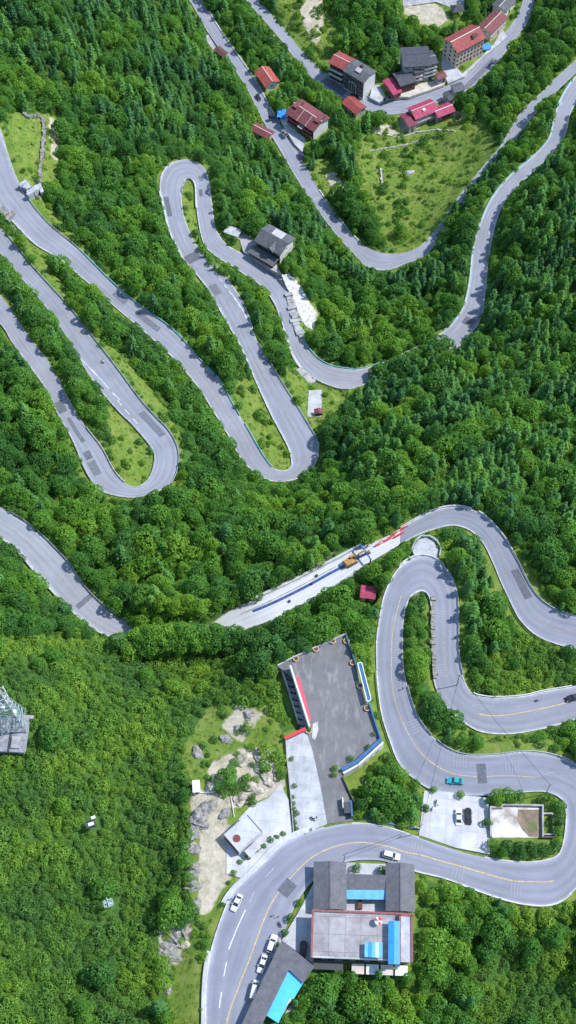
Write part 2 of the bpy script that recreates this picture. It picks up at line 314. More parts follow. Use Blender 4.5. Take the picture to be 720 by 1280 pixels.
class Road:
    def __init__(s, nodes, zs):
        arr = [np.concatenate([P(a, b, z), P(c, d, z)]) for (a, b, c, d), z in zip(nodes, zs)]
        # resample both edges with the same parameter
        mids = np.array([(v[:3] + v[3:]) / 2 for v in arr]); A = np.array(arr); out = []
        n = len(A)
        for i in range(n - 1):
            p0 = A[max(i - 1, 0)]; p1 = A[i]; p2 = A[i + 1]; p3 = A[min(i + 2, n - 1)]
            k = max(1, int(round(max(np.linalg.norm((p2 - p1)[:2]), np.linalg.norm((p2 - p1)[3:5])) / 1.6)))
            for j in range(k):
                t = j / k
                out.append(0.5 * ((2 * p1) + (-p0 + p2) * t + (2 * p0 - 5 * p1 + 4 * p2 - p3) * t * t + (-p0 + 3 * p1 - 3 * p2 + p3) * t ** 3))
        out.append(A[-1]); out = np.array(out)
        for _ in range(2):
            o2 = out.copy(); o2[1:-1] = (out[:-2] + 2 * out[1:-1] + out[2:]) / 4; out = o2
        s.L = out[:, :3]; s.R = out[:, 3:]; zz = (s.L[:, 2] + s.R[:, 2]) / 2; s.L[:, 2] = zz; s.R[:, 2] = zz
        s.C = (s.L + s.R) / 2; s.hw = np.linalg.norm(s.L - s.R, axis=1) / 2; s.n = len(s.C)
        s.len = np.concatenate([[0], np.cumsum(np.linalg.norm(np.diff(s.C, axis=0), axis=1))])
        lx, ly, _ = proj(s.L); rx, ry, _ = proj(s.R); s.pL = np.stack([lx, ly], 1); s.pR = np.stack([rx, ry], 1)
    def pt(s, u, t):
        u = min(max(u, 0), s.n - 1 - 1e-6); i = int(u); f = u - i
        l = s.L[i] * (1 - f) + s.L[i + 1] * f; r = s.R[i] * (1 - f) + s.R[i + 1] * f
        return l * (1 - t) + r * t
    def dirn(s, u):
        i = int(min(max(u, 1), s.n - 2)); d = s.C[i + 1] - s.C[i - 1]; return math.atan2(d[1], d[0])
    def st(s, px, py):
        if not hasattr(s, 'fa'):
            f = np.arange(0, s.n - 1, 0.125); i = f.astype(int); f_ = (f - i)[:, None]; s.fu = f
            s.fa = s.pL[i] * (1 - f_) + s.pL[i + 1] * f_; s.fb = s.pR[i] * (1 - f_) + s.pR[i + 1] * f_
        ab = s.fb - s.fa; q = np.array([px, py]) - s.fa; t = (q * ab).sum(1) / (ab * ab).sum(1); tc = np.clip(t, -0.3, 1.3); d = np.linalg.norm(q - ab * tc[:, None], axis=1); k = int(np.argmin(d))
        return float(s.fu[k]), float(t[k])

ROADS = {k: Road(n, z) for k, n, z in (('A', RA, ZA), ('B', RB, ZB), ('C', RC, ZC), ('C2', RC2, ZC2), ('D', RD, ZD), ('E', RE, ZE), ('G', RG, ZG), ('I', RI, ZI))}
def snap(a, ia, b, ib):
    for k in ('L', 'R', 'C'):
        m = (getattr(ROADS[a], k)[ia] + getattr(ROADS[b], k)[ib]) / 2
        getattr(ROADS[a], k)[ia] = m; getattr(ROADS[b], k)[ib] = m
snap('A', -1, 'B', 0); snap('B', -1, 'C', 0); snap('C', -1, 'C2', 0)

def strip_mesh(rd, u0, u1, t0, t1, dz, mb, fn0=None):
    us = [u0] + [i for i in range(int(math.floor(u0)) + 1, int(math.ceil(u1))) if i - u0 > 1e-3 and u1 - i > 1e-3] + [u1]
    vs = []; uv = []
    for u in us:
        for t in (t0, t1):
            p = rd.pt(u, t); vs.append((p[0], p[1], p[2] + dz)); uv.append((t, float(np.interp(u, range(rd.n), rd.len))))
    n0 = len(mb.v); mb.add(vs, [(2 * i, 2 * i + 1, 2 * i + 3, 2 * i + 2) for i in range(len(us) - 1)])
    if mb.uv is None: mb.uv = [(0, 0)] * n0
    mb.uv += uv; return mb

def fixn(o):
    """all faces of a ground sheet look up"""
    me = o.data; me.update()
    flip = [p.index for p in me.polygons if p.normal.z < 0]
    if flip:
        import bmesh
        bm = bmesh.new(); bm.from_mesh(me); bm.faces.ensure_lookup_table()
        bmesh.ops.reverse_faces(bm, faces=[bm.faces[i] for i in flip]); bm.to_mesh(me); bm.free()
    return o

for k, m in (('A', M_ASPH), ('B', M_ASPH), ('C', M_CONCROAD), ('C2', M_CONCROAD2), ('D', M_ASPH2), ('E', M_ASPH2), ('G', M_ASPH2), ('I', M_ASPH2)):
    rd = ROADS[k]; mb = MB()
    for j in range(5): strip_mesh(rd, 0, rd.n - 1, j / 5, (j + 1) / 5, 0, mb)
    o = fixn(mb.build('road', m)); tag(o, kind='structure')

# ------------------------------------------------------------------ flat areas: (name, px polygon, heights, material, depth)
def plane_of(poly, zs):
    pts = np.array([P(x, y, z) for (x, y), z in zip(poly, zs)])
    A = np.c_[pts[:, :2], np.ones(len(pts))]; c, *_ = np.linalg.lstsq(A, pts[:, 2], rcond=None)
    return pts, c
AREAS = []
def area(name, poly, zs, m, depth=1.2, up=0.0, flat=True):
    if not isinstance(zs, (list, tuple)): zs = [zs] * len(poly)
    pts, c = plane_of(poly, zs); f = lambda x, y: c[0] * x + c[1] * y + c[2] + up
    xy = [tuple(p[:2]) for p in pts]
    o = None
    if m is not None:
        mb = MB().prism(xy, lambda x, y: f(x, y) - depth, f); o = mb.build(name, m); tag(o, kind='structure')
    AREAS.append((xy, c, poly)); return o, f
car_park, f_park = area('car_park', [(347,833),(432,794),(441,828),(448,850),(476,926),(427,965),(437,1000),(441,1026),(407,1030),(400,985),(383,920),(366,846)], -2.7, M_YARD, 6)
walkway, f_walk = area('paved_walkway', [(356,922),(382,912),(391,940),(401,985),(409,1030),(392,1037),(371,1045),(365,1000),(358,940)], -2.68, M_CONC, 2.5, 0.02)
terrace, f_terr = area('concrete_terrace', [(350,979),(361,1000),(366,1044),(356,1051),(338,1063),(320,1081),(304,1098),(283,1092),(283,1040),(313,1008),(335,998)], [-2.6,-2.5,-2.3,-2.2,-2.0,-1.7,-1.5,-1.5,-1.9,-2.6,-2.6], M_CONCW, 1.5, 0.0)
track, f_track = area('sandy_track', [(280,1005),(288,1035),(298,1068),(291,1092),(278,1112),(262,1140),(252,1152),(247,1135),(246,1100),(246,1072),(251,1040),(262,1015)], -1.6, None, 1.0)
plaza, f_plaza = area('plaza', [(530,989),(560,990),(611,997),(612,1068),(570,1060),(524,1043)], [-6.6,-6.2,-5.6,-3.9,-3.7,-3.0], M_CONCW, 2.0)
yard, f_yard = area('walled_yard', [(613,1008),(677,1010),(678,1047),(615,1047)], -4.4, mat('stained_concrete', (0.42, 0.36, 0.30), 0.85, 0.3, (0.22, 0.25, (0.74, 0.74, 0.75))), 2.0)
apron, f_apron = area('concrete_apron', [(372,1142),(390,1108),(396,1095),(396,1150),(392,1205),(352,1175)], [-0.9,-1.4,-1.6,-1.4,-0.9,-0.5], M_CONC, 1.0)
court, f_court = area('forecourt', [(432,1078),(486,1080),(486,1140),(430,1138)], -2.4, M_CONC, 1.0, -0.1)
lookout, f_look = area('lookout_floor', [(516,694),(517,683),(523,675),(532,672),(542,676),(549,687),(547,697),(536,696),(524,696)], -12.1, M_CONC, 5)
slab, f_slab = area('concrete_slab', [(386,488),(402,487),(402,521),(384,521)], [-100,-100,-94,-94], M_CONC, 2)
hyard, f_hyard = area('house_yard', [(284,289),(290,285),(312,295),(321,302),(318,315),(345,330),(352,343),(338,337),(315,321),(304,314),(300,300)], -100.3, M_CONCG, 2)
pit, f_pit = area('stair_pit', [(353,842),(362,836),(386,908),(380,914),(366,884)], -6.0, M_CONCG, 1.0)
drop, f_drop = area('lower_verge', [(434,978),(449,968),(480,940),(486,952),(462,975),(444,990)], -6.3, None)
bank, f_bank = area('gravel_bank', [(352,345),(362,342),(374,352),(380,366),(386,376),(395,392),(392,412),(384,410),(376,398),(366,372),(358,358)], [-101,-100,-101,-104,-106,-108,-110,-110,-107,-104,-102], mat('white_gravel', (0.62, 0.62, 0.60), 0.95, 0.1, (0.8, 0.3), bump=(2, 0.5)), 2)
vy1, f_vy1 = area('village_yard', [(488,121),(512,108),(545,100),(553,98),(556,105),(535,113),(512,121)], -150.5, mat('pale_yard', (0.55, 0.52, 0.45), 0.9, 0.2, (0.3, 0.2)), 1.5)
vy2, f_vy2 = area('village_yard', [(553,62),(570,84),(578,92),(600,72),(617,55),(628,36),(634,46),(604,72),(580,96),(560,104),(552,84)], -150.8, M_CONC, 1.5)
vy3, f_vy3 = area('village_yard', [(352,140),(360,145),(372,165),(382,173),(378,190),(368,180),(356,160),(350,148)], -143.5, M_CONC, 1.5)
vy4, f_vy4 = area('village_square', [(503,9),(520,6),(545,2),(560,8),(580,14),(582,-30),(505,-30)], -150, M_CONCG, 1.5)
vy5, f_vy5 = area('village_yard', [(466,107),(474,106),(484,124),(474,128),(462,122)], -151, M_CONC, 1.5)
field, f_field = area('bare_field', [(502,15),(520,9),(545,4),(560,16),(566,28),(548,30),(530,27),(512,22)], -150.5, None)
pull, f_pull = area('roadside_pull_in', [(254,46),(262,42),(285,66),(284,74),(272,70)], -149.4, M_CONCG, 1.0)

# ------------------------------------------------------------------ buildings: footprints first
class Rect:
    """eave rectangle from three pixels (front-left, front-right, back-left) at height z"""
    def __init__(s, fl, fr, bl, z0, h):
        s.z0 = z0; s.h = h; z = z0 + h
        a = P(*fl, z)[:2]; b = P(*fr, z)[:2]; c = P(*bl, z)[:2]
        d = b - a; s.w = float(np.linalg.norm(d)); u = d / s.w; v = np.array([-u[1], u[0]])
        s.d = float((c - a) @ v)
        if s.d < 0: s.d = -s.d; v = -v; s.flip = True
        s.rz = math.atan2(u[1], u[0]); s.c = a + u * s.w / 2 + v * s.d / 2
        s.u = u; s.v2 = v
    def poly(s, m=0.0):
        o = []
        for i, j in ((-1, -1), (1, -1), (1, 1), (-1, 1)): o.append(tuple(s.c + s.u * i * (s.w / 2 + m) + s.v2 * j * (s.d / 2 + m)))
        return o
HOUSES = []
def reg(key, *a):
    r = Rect(*a); r.key = key; HOUSES.append(r); AREAS.append((r.poly(0.0), (0, 0, r.z0), None)); return r
B = {}
for key, fl, fr, bl, z0, h in (
    ('h1', (320,90), (332,107), (333,80), -146.5, 4.5), ('h2', (314,162), (335,173), (318,152), -146, 3), ('h3', (359,141), (392,163), (373,122), -144, 7.5),
    ('h4a', (412,78), (430,87), (421,63), -152, 10.5), ('h4b', (430,88), (455,103), (441,72), -152, 11.5), ('h5', (428,128), (445,142), (438,118), -153, 4),
    ('h6a', (505,83), (538,81), (503,60), -150, 10.5), ('h6b', (530,82), (547,78), (524,67), -150, 10), ('h6c', (501,107), (520,101), (499,90), -150, 5.5),
    ('h6d', (519,91), (529,89), (515,80), -150, 7.5), ('h6e', (492,118), (502,114), (489,97), -150, 3), ('h6f', (548,99), (558,95), (546,92), -150, 4),
    ('h7', (572,65), (606,47), (561,46), -150, 11), ('h8', (614,42), (634,22), (603,28), -150, 5.5), ('h9', (632,14), (644,1), (618,4), -150, 4.5),
    ('h10a', (520,148), (547,137), (513,134), -153.5, 6.5), ('h10b', (548,146), (568,138), (543,135), -153, 5), ('h10c', (512,158), (521,154), (508,141), -153.5, 5),
    ('h11', (569,115), (581,111), (566,106), -152, 4), ('h11b', (563,126), (568,123), (556,116), -152, 3.5),
    ('h12', (320,300), (350,317), (333,279), -101, 7), ('h13', (268,62), (278,70), (273,57), -149, 2.8), ('h14', (451,746), (468,748), (451,732), -18, 3.2)):
    B[key] = reg(key, fl, fr, bl, z0, h)
B['lg'] = reg('lg', (394,1134.5), (431,1135), (398,1079.5), -2.2, 4.2)
B['rg'] = reg('rg', (484,1137), (517,1138), (486,1081), -2.6, 4.2)
B['main'] = reg('main', (388,1197), (514,1202), (391,1137), -2.6, 7.2)
B['small'] = reg('small', (299,1066), (329,1040), (286,1038), -1.7, 3.0)

# ------------------------------------------------------------------ terrain
EX = [(0,1300,4),(120,1300,2),(225,1300,-1.5),(228,1250,-3),(225,1200,-3.5),(120,1150,-3),(60,1000,3),(0,900,8),(120,900,-2),(200,1020,-5),(245,1050,-4),(250,985,-3),(300,960,-3),(280,900,-7),(340,860,-6),(335,800,-15),
 (300,806,-18),(200,792,-22),(130,808,-20),(60,785,-18),(0,750,-16),(560,1160,-7),(700,1180,-10),(560,1280,-13),(700,1290,-17),(450,1290,-8),(420,1230,-6),(400,780,-17),(450,775,-11),
 (620,810,-18),(680,840,-19),(600,935,-11),(700,925,-12),(500,560,-64),(600,520,-70),(700,600,-42),(700,450,-84),(700,320,-98),(720,230,-104),(460,600,-64),(420,660,-44),(300,690,-46),(200,660,-50),
 (300,630,-70),(100,50,-112),(0,0,-108),(200,50,-132),(225,120,-126),(110,150,-104),(300,230,-122),(160,250,-98),(380,30,-151),(450,20,-151),(560,10,-150),(700,50,-140),(480,220,-146),(540,250,-142),
 (430,250,-142),(400,370,-124),(480,390,-122),(660,640,-30),(430,560,-80),(250,620,-62),(470,965,-7),(490,985,-8),(270,1180,-1),(0,-60,-108),(360,-60,-156),(720,-60,-140),(640,130,-139),(800,500,-70),(800,1000,-10),(800,300,-90),(-60,900,6),(-60,1200,4),(-60,60,-90),(800,700,-28)]
ctrl = []
for rd in ROADS.values():
    last = -99
    for i in range(rd.n):
        if rd.len[i] - last > 14: ctrl.append(rd.C[i]); last = rd.len[i]
for x, y, z in EX: ctrl.append(P(x, y, z))
for xy, c, _ in AREAS:
    m = np.mean(xy, axis=0); ctrl.append(np.array([m[0], m[1], c[0] * m[0] + c[1] * m[1] + c[2]]))
ctrl = np.array(ctrl)
# thin out points that are closer than 4 m
keep = []
for p in ctrl:
    if all((p[0] - q[0]) ** 2 + (p[1] - q[1]) ** 2 > 16 for q in keep): keep.append(p)
ctrl = np.array(keep); S = 100.0
def tk(r2): return 0.5 * r2 * np.log(r2 + 1e-12)
cx = ctrl[:, :2] / S; n = len(cx)
K = tk(((cx[:, None] - cx[None]) ** 2).sum(-1)) + np.eye(n) * 0.006
Pm = np.c_[np.ones(n), cx]; A = np.block([[K, Pm], [Pm.T, np.zeros((3, 3))]])
sol = np.linalg.solve(A, np.r_[ctrl[:, 2], 0, 0, 0])
X0, X1, Y0, Y1, G = -216, 216, -30, 720, 1.5
gx = np.arange(X0, X1 + .01, G); gy = np.arange(Y0, Y1 + .01, G)
GX, GY = np.meshgrid(gx, gy); q = np.c_[GX.ravel(), GY.ravel()]
Z = np.zeros(len(q))
for i in range(0, len(q), 20000):
    a = q[i:i + 20000] / S
    Z[i:i + 20000] = tk(((a[:, None] - cx[None]) ** 2).sum(-1)) @ sol[:n] + sol[n] + a @ sol[n + 1:]
Z = Z.reshape(GX.shape)
def fbm(x, y, sc0, oct=4, seed=0):
    r = np.random.default_rng(seed); out = np.zeros_like(x, dtype=float); amp = 1
    for o in range(oct):
        for _ in range(3):
            a = r.uniform(0, math.pi * 2); ph = r.uniform(0, 6.28); k = 2 * math.pi / sc0 * 2 ** o * r.uniform(.7, 1.3)
            out += amp * np.sin(k * (x * math.cos(a) + y * math.sin(a)) + ph + 1.5 * np.sin(k * .6 * (x * math.sin(a) - y * math.cos(a))))
        amp *= 0.5
    return out / 3
Z += fbm(GX, GY, 40, 4, 3) * 0.9
def crest(pts, slope):
    global Z
    W = [P(*p) for p in pts]; dm = np.full(Z.shape, 1e9); zc = np.zeros(Z.shape)
    for a, b in zip(W[:-1], W[1:]):
        d = b[:2] - a[:2]; t = np.clip(((GX - a[0]) * d[0] + (GY - a[1]) * d[1]) / (d @ d), 0, 1); q_ = np.hypot(GX - a[0] - t * d[0], GY - a[1] - t * d[1]); m_ = q_ < dm; dm[m_] = q_[m_]; zc[m_] = (a[2] + t * (b[2] - a[2]))[m_]
    Z = np.maximum(Z, zc - slope * np.maximum(dm - 1.5, 0))
crest([(130,816,-24),(160,801,-18),(220,800,-16),(280,797,-16),(310,808,-17)], .9)
Znat = Z.copy()
# flatten under roads and areas
best = np.full(Z.shape, 1e9); bz = Z.copy(); low = np.full(Z.shape, 1e9); poke = np.full(Z.shape, False)
for rk, rd in ROADS.items():
    for i in range(rd.n):
        c = rd.C[i]; r = rd.hw[i] + 9; mx_ = (rd.pL[i] + rd.pR[i]) / 2; soft = 2.6 if (rk == 'G' and 545 < mx_[0] < 690 and 90 < mx_[1] < 300) or (rk in ('C', 'C2') and 150 < mx_[0] < 300) or (rk == 'E' and 470 < mx_[0] < 552 and 405 < mx_[1] < 480) else 1.0
        i0 = max(0, int((c[0] - r - X0) / G)); i1 = min(Z.shape[1], int((c[0] + r - X0) / G) + 2)
        j0 = max(0, int((c[1] - r - Y0) / G)); j1 = min(Z.shape[0], int((c[1] + r - Y0) / G) + 2)
        if i0 >= i1 or j0 >= j1: continue
        sx = GX[j0:j1, i0:i1]; sy = GY[j0:j1, i0:i1]
        d = np.hypot(sx - c[0], sy - c[1]) - rd.hw[i]; d = np.where(d > 0, d * soft, d)
        b = best[j0:j1, i0:i1]; mk = d < b; b[mk] = d[mk]; bz[j0:j1, i0:i1][mk] = c[2] - 0.25
        l = low[j0:j1, i0:i1]; mk = d < 2.0; l[mk] = np.minimum(l[mk], c[2] - 0.25)
def poly_dist(xy, X, Y):
    ins = np.zeros(X.shape, bool); dm = np.full(X.shape, 1e9); n = len(xy)
    for i in range(n):
        ax, ay = xy[i]; bx, by = xy[(i + 1) % n]
        cond = ((ay > Y) != (by > Y)) & (X < (bx - ax) * (Y - ay) / (by - ay + 1e-12) + ax); ins ^= cond
        dx, dy = bx - ax, by - ay; t = np.clip(((X - ax) * dx + (Y - ay) * dy) / (dx * dx + dy * dy + 1e-9), 0, 1)
        dm = np.minimum(dm, np.hypot(X - ax - t * dx, Y - ay - t * dy))
    return np.where(ins, -dm, dm)
for xy, c, _ in AREAS:
    xs = [p[0] for p in xy]; ys = [p[1] for p in xy]
    i0 = max(0, int((min(xs) - 9 - X0) / G)); i1 = min(Z.shape[1], int((max(xs) + 9 - X0) / G) + 2)
    j0 = max(0, int((min(ys) - 9 - Y0) / G)); j1 = min(Z.shape[0], int((max(ys) + 9 - Y0) / G) + 2)
    sx = GX[j0:j1, i0:i1]; sy = GY[j0:j1, i0:i1]; d = poly_dist(xy, sx, sy); zz = c[0] * sx + c[1] * sy + c[2] - 0.25
    b = best[j0:j1, i0:i1]; mk = d < b; b[mk] = d[mk]; bz[j0:j1, i0:i1][mk] = zz[mk]
    l = low[j0:j1, i0:i1]; mk = d < 1.6; l[mk] = np.minimum(l[mk], zz[mk])
w = np.clip((best - 1.8) / 6.5, 0, 1); w = w * w * (3 - 2 * w)
Z = np.where(best < 9, bz * (1 - w) + Znat * w, Znat)
fl = low < 1e8; Z[fl] = low[fl]
for _ in range(2):
    Zs = Z.copy(); Zs[1:-1, 1:-1] = (Z[1:-1, 1:-1] * 2 + Z[:-2, 1:-1] + Z[2:, 1:-1] + Z[1:-1, :-2] + Z[1:-1, 2:]) / 6
    Z = np.where(fl, Z, Zs)
def tz(x, y):
    fx = np.clip((np.asarray(x) - X0) / G, 0, Z.shape[1] - 1.001); fy = np.clip((np.asarray(y) - Y0) / G, 0, Z.shape[0] - 1.001)
    i = fx.astype(int); j = fy.astype(int); a = fx - i; b = fy - j
    return Z[j, i] * (1 - a) * (1 - b) + Z[j, i + 1] * a * (1 - b) + Z[j + 1, i] * (1 - a) * b + Z[j + 1, i + 1] * a * b
def hit(px, py):
    d = FW + np.array([(px - 360) / FPX, 0, 0]) - UP * ((py - 640) / FPX)
    t = np.arange(300, 1200, 0.5); pz = CAMH + d[2] * t; g = tz(d[0] * t, d[1] * t); k = np.argmax(pz < g)
    return np.array([d[0] * t[k], d[1] * t[k], g[k]])

# ------------------------------------------------------------------ picture-space zones of the hillside (what grows where)
def raster(polys, W=PW + 200, H=PH + 200, off=100):
    m = np.zeros((H, W), bool); yy, xx = np.mgrid[0:H, 0:W]
    for poly in polys:
        p = np.array(poly, float) + off; x0 = max(0, int(p[:, 0].min())); x1 = min(W, int(p[:, 0].max()) + 2); y0 = max(0, int(p[:, 1].min())); y1 = min(H, int(p[:, 1].max()) + 2)
        if x0 >= x1 or y0 >= y1: continue
        X = xx[y0:y1, x0:x1]; Y = yy[y0:y1, x0:x1]; ins = np.zeros(X.shape, bool)
        for i in range(len(p)):
            ax, ay = p[i]; bx, by = p[(i + 1) % len(p)]
            if ay == by: continue
            ins ^= ((ay > Y) != (by > Y)) & (X < (bx - ax) * (Y - ay) / (by - ay) + ax)
        m[y0:y1, x0:x1] |= ins
    return m
def look(m, px, py):
    i = np.clip(np.asarray(px) + 100, 0, m.shape[1] - 1).astype(int); j = np.clip(np.asarray(py) + 100, 0, m.shape[0] - 1).astype(int); return m[j, i]
clear = []
for k, rd in ROADS.items():
    n0 = 0; n1 = rd.n
    for i in range(rd.n - 1):
        q4 = [rd.pL[i], rd.pL[i + 1], rd.pR[i + 1], rd.pR[i]]
        mx = np.mean(q4, axis=0)
        if k in ('C', 'C2') and 153 < mx[0] < 292: continue      # behind the spur
        if k == 'E' and 462 < mx[0] < 556 and mx[1] > 405 and mx[1] < 480: continue      # road hidden by trees
        if k == 'G' and 545 < mx[0] < 690 and 90 < mx[1] < 300 and (int(mx[0] / 22) % 2 == 0 or mx[0] < 625): q4 = [rd.pL[i] * .2 + rd.pR[i] * .8, rd.pL[i + 1] * .2 + rd.pR[i + 1] * .8, rd.pR[i + 1], rd.pR[i]]
        clear.append(q4)
for xy, c, poly in AREAS:
    if poly: clear.append(poly)
CLR_EXTRA = [(108,1020),(126,1020),(126,1036),(108,1036)], [(131,1122),(148,1122),(148,1138),(131,1138)], [(240,975),(252,975),(252,990),(240,990)], [(0,890),(30,890),(33,938),(0,942)], [(352,826),(372,834),(392,918),(372,925),(352,860)], [(425,960),(478,922),(482,935),(445,975)], [(388,1135),(520,1135),(520,1212),(388,1212)], [(290,1290),(352,1174),(394,1208),(345,1280),(325,1300)], [(378,1150),(392,1150),(392,1208),(378,1190)], [(430,1075),(486,1075),(486,1140),(430,1140)], [(395,1076),(520,1076),(520,1140),(395,1140)], [(611,1004),(692,1006),(690,1048),(613,1048)]
clear += [list(p) for p in CLR_EXTRA]
for r in HOUSES:
    q0 = [proj(np.array([*p, r.z0])) for p in r.poly(0.3)]; q1 = [proj(np.array([*p, r.z0 + r.h])) for p in r.poly(0.5)]
    clear.append([(a[0], a[1]) for a in q1])
    for i in range(4):
        j = (i + 1) % 4; clear.append([(q0[i][0], q0[i][1]), (q0[j][0], q0[j][1]), (q1[j][0], q1[j][1]), (q1[i][0], q1[i][1])])
CLEAR = raster(clear)
GRASS_P = [[(8,140),(72,142),(78,225),(62,240),(78,280),(125,325),(128,340),(105,322),(50,272),(30,240),(14,200)], [(130,500),(152,518),(187,552),(192,590),(165,607),(148,592),(136,556)],
 [(298,462),(318,480),(345,535),(360,570),(357,586),(340,584),(322,560),(306,530),(292,490)], [(112,415),(130,420),(165,455),(200,490),(216,520),(232,560),(220,560),(205,530),(180,498),(150,458)],
 [(22,298),(50,304),(62,335),(90,368),(75,372),(45,335)], [(468,160),(560,148),(612,158),(624,186),(602,212),(582,238),(562,262),(542,288),(515,314),(484,314),(470,280),(452,240),(440,200),(450,172)],
 [(335,-20),(400,-20),(424,40),(412,90),(384,62),(350,28)], [(388,200),(410,196),(434,236),(428,254),(405,244)], [(484,140),(510,160),(600,138),(610,160),(560,170),(470,172)],
 [(352,452),(375,458),(432,488),(434,500),(402,545),(388,530),(365,492)], [(500,4),(575,2),(585,25),(570,40),(520,36),(500,20)], [(225,222),(243,232),(262,300),(252,312),(240,282),(228,262)],
 [(193,1155),(242,1150),(256,1190),(255,1290),(205,1290),(212,1220)], [(228,930),(262,880),(330,880),(352,905),(362,1000),(330,1000),(270,1040),(240,1060),(232,1000)], [(440,855),(470,930),(478,925),(465,840),(455,830)],
 [(600,60),(630,50),(665,40),(672,50),(630,75),(600,90)], [(385,420),(400,440),(440,462),(430,466),(392,446)], [(440,1032),(478,1026),(522,1036),(520,1046),(480,1034)], [(636,1000),(706,992),(706,1040),(690,1066),(610,1060)],
 [(545,730),(580,740),(585,850),(560,860)], [(560,905),(640,928),(700,922),(700,940),(620,938),(560,935)], [(236,1062),(262,1040),(262,1150),(238,1140)], [(262,1150),(300,1080),(320,1082),(292,1112),(270,1165),(256,1190)]]
GRASS = raster(GRASS_P)
BARE = raster([[(280,1005),(288,1035),(298,1068),(291,1092),(278,1112),(262,1140),(252,1152),(247,1135),(246,1100),(246,1072),(251,1040),(262,1015)], [(262,955),(300,935),(340,935),(356,985),(325,1000),(283,1010),(260,1005)], [(240,985),(262,990),(262,1015),(238,1025)], [(198,1160),(232,1140),(240,1165),(218,1212),(196,1206)], [(500,8),(545,4),(562,22),(545,34),(515,26)],
 [(560,140),(590,132),(596,148),(570,152)], [(640,150),(660,130),(655,70),(648,72),(630,82),(632,90)], [(275,905),(300,880),(330,890),(300,930)], [(428,1230),(440,1230),(436,1242),(428,1240)], [(88,36),(100,12),(106,16),(96,44)], [(352,720),(410,680),(420,690),(370,735)], [(405,215),(422,215),(430,240),(420,250)], [(460,160),(500,152),(530,158),(480,170)],
 [(374,10),(400,-20),(405,30),(395,60),(380,30)], [(0,235),(24,262),(40,280),(20,290),(0,270)], [(40,232),(56,236),(58,250),(36,246)], [(60,145),(76,150),(76,200),(64,200)], [(400,180),(440,215)],
 [(300,292),(318,296),(316,315),(300,310)], [(340,345),(365,340),(396,392),(392,412),(372,395)]][:17] + [[(340,345),(365,340),(396,392),(392,412),(372,395)]])
CONIF = raster([[(90,0),(330,-40),(260,60),(340,200),(440,320),(470,340),(560,330),(585,400),(560,450),(560,640),(720,680),(820,640),(820,200),(690,190),(600,380),(560,400),(400,340),(290,240),(260,190),(180,190),(90,130),(40,100),(-90,0)],
 [(560,660),(600,690),(640,790),(600,860),(580,840),(574,720)], [(470,455),(560,440),(720,480),(780,700),(600,640),(520,630),(430,600),(420,520)], [(440,130),(470,160),(440,230),(400,190)], [(560,200),(640,170),(600,250),(560,320),(540,330)]])
BUSH = raster([[(-100,800),(155,795),(300,790),(348,835),(355,900),(240,950),(235,1060),(200,1160),(200,1400),(-100,1400)], [(560,850),(600,860),(640,800),(720,815),(830,820),(830,860),(620,870)], [(640,1130),(720,1130),(740,1400),(560,1400),(600,1200)]])

zone = np.zeros((*Z.shape, 4), np.float32); zone[..., 3] = 1
ppx, ppy, _ = proj(np.stack([GX, GY, Z], -1))
zone[..., 0] = look(GRASS, ppx, ppy); zone[..., 1] = look(BARE, ppx, ppy)
zone[..., 2] = np.clip(1 - (best - 0.5) / 2.5, 0, 1)      # mown verges beside the roads and yards
for _ in range(1):
    zs = zone.copy(); zs[1:-1, 1:-1] = (zone[1:-1, 1:-1] * 2 + zone[:-2, 1:-1] + zone[2:, 1:-1] + zone[1:-1, :-2] + zone[1:-1, 2:]) / 6; zone = zs

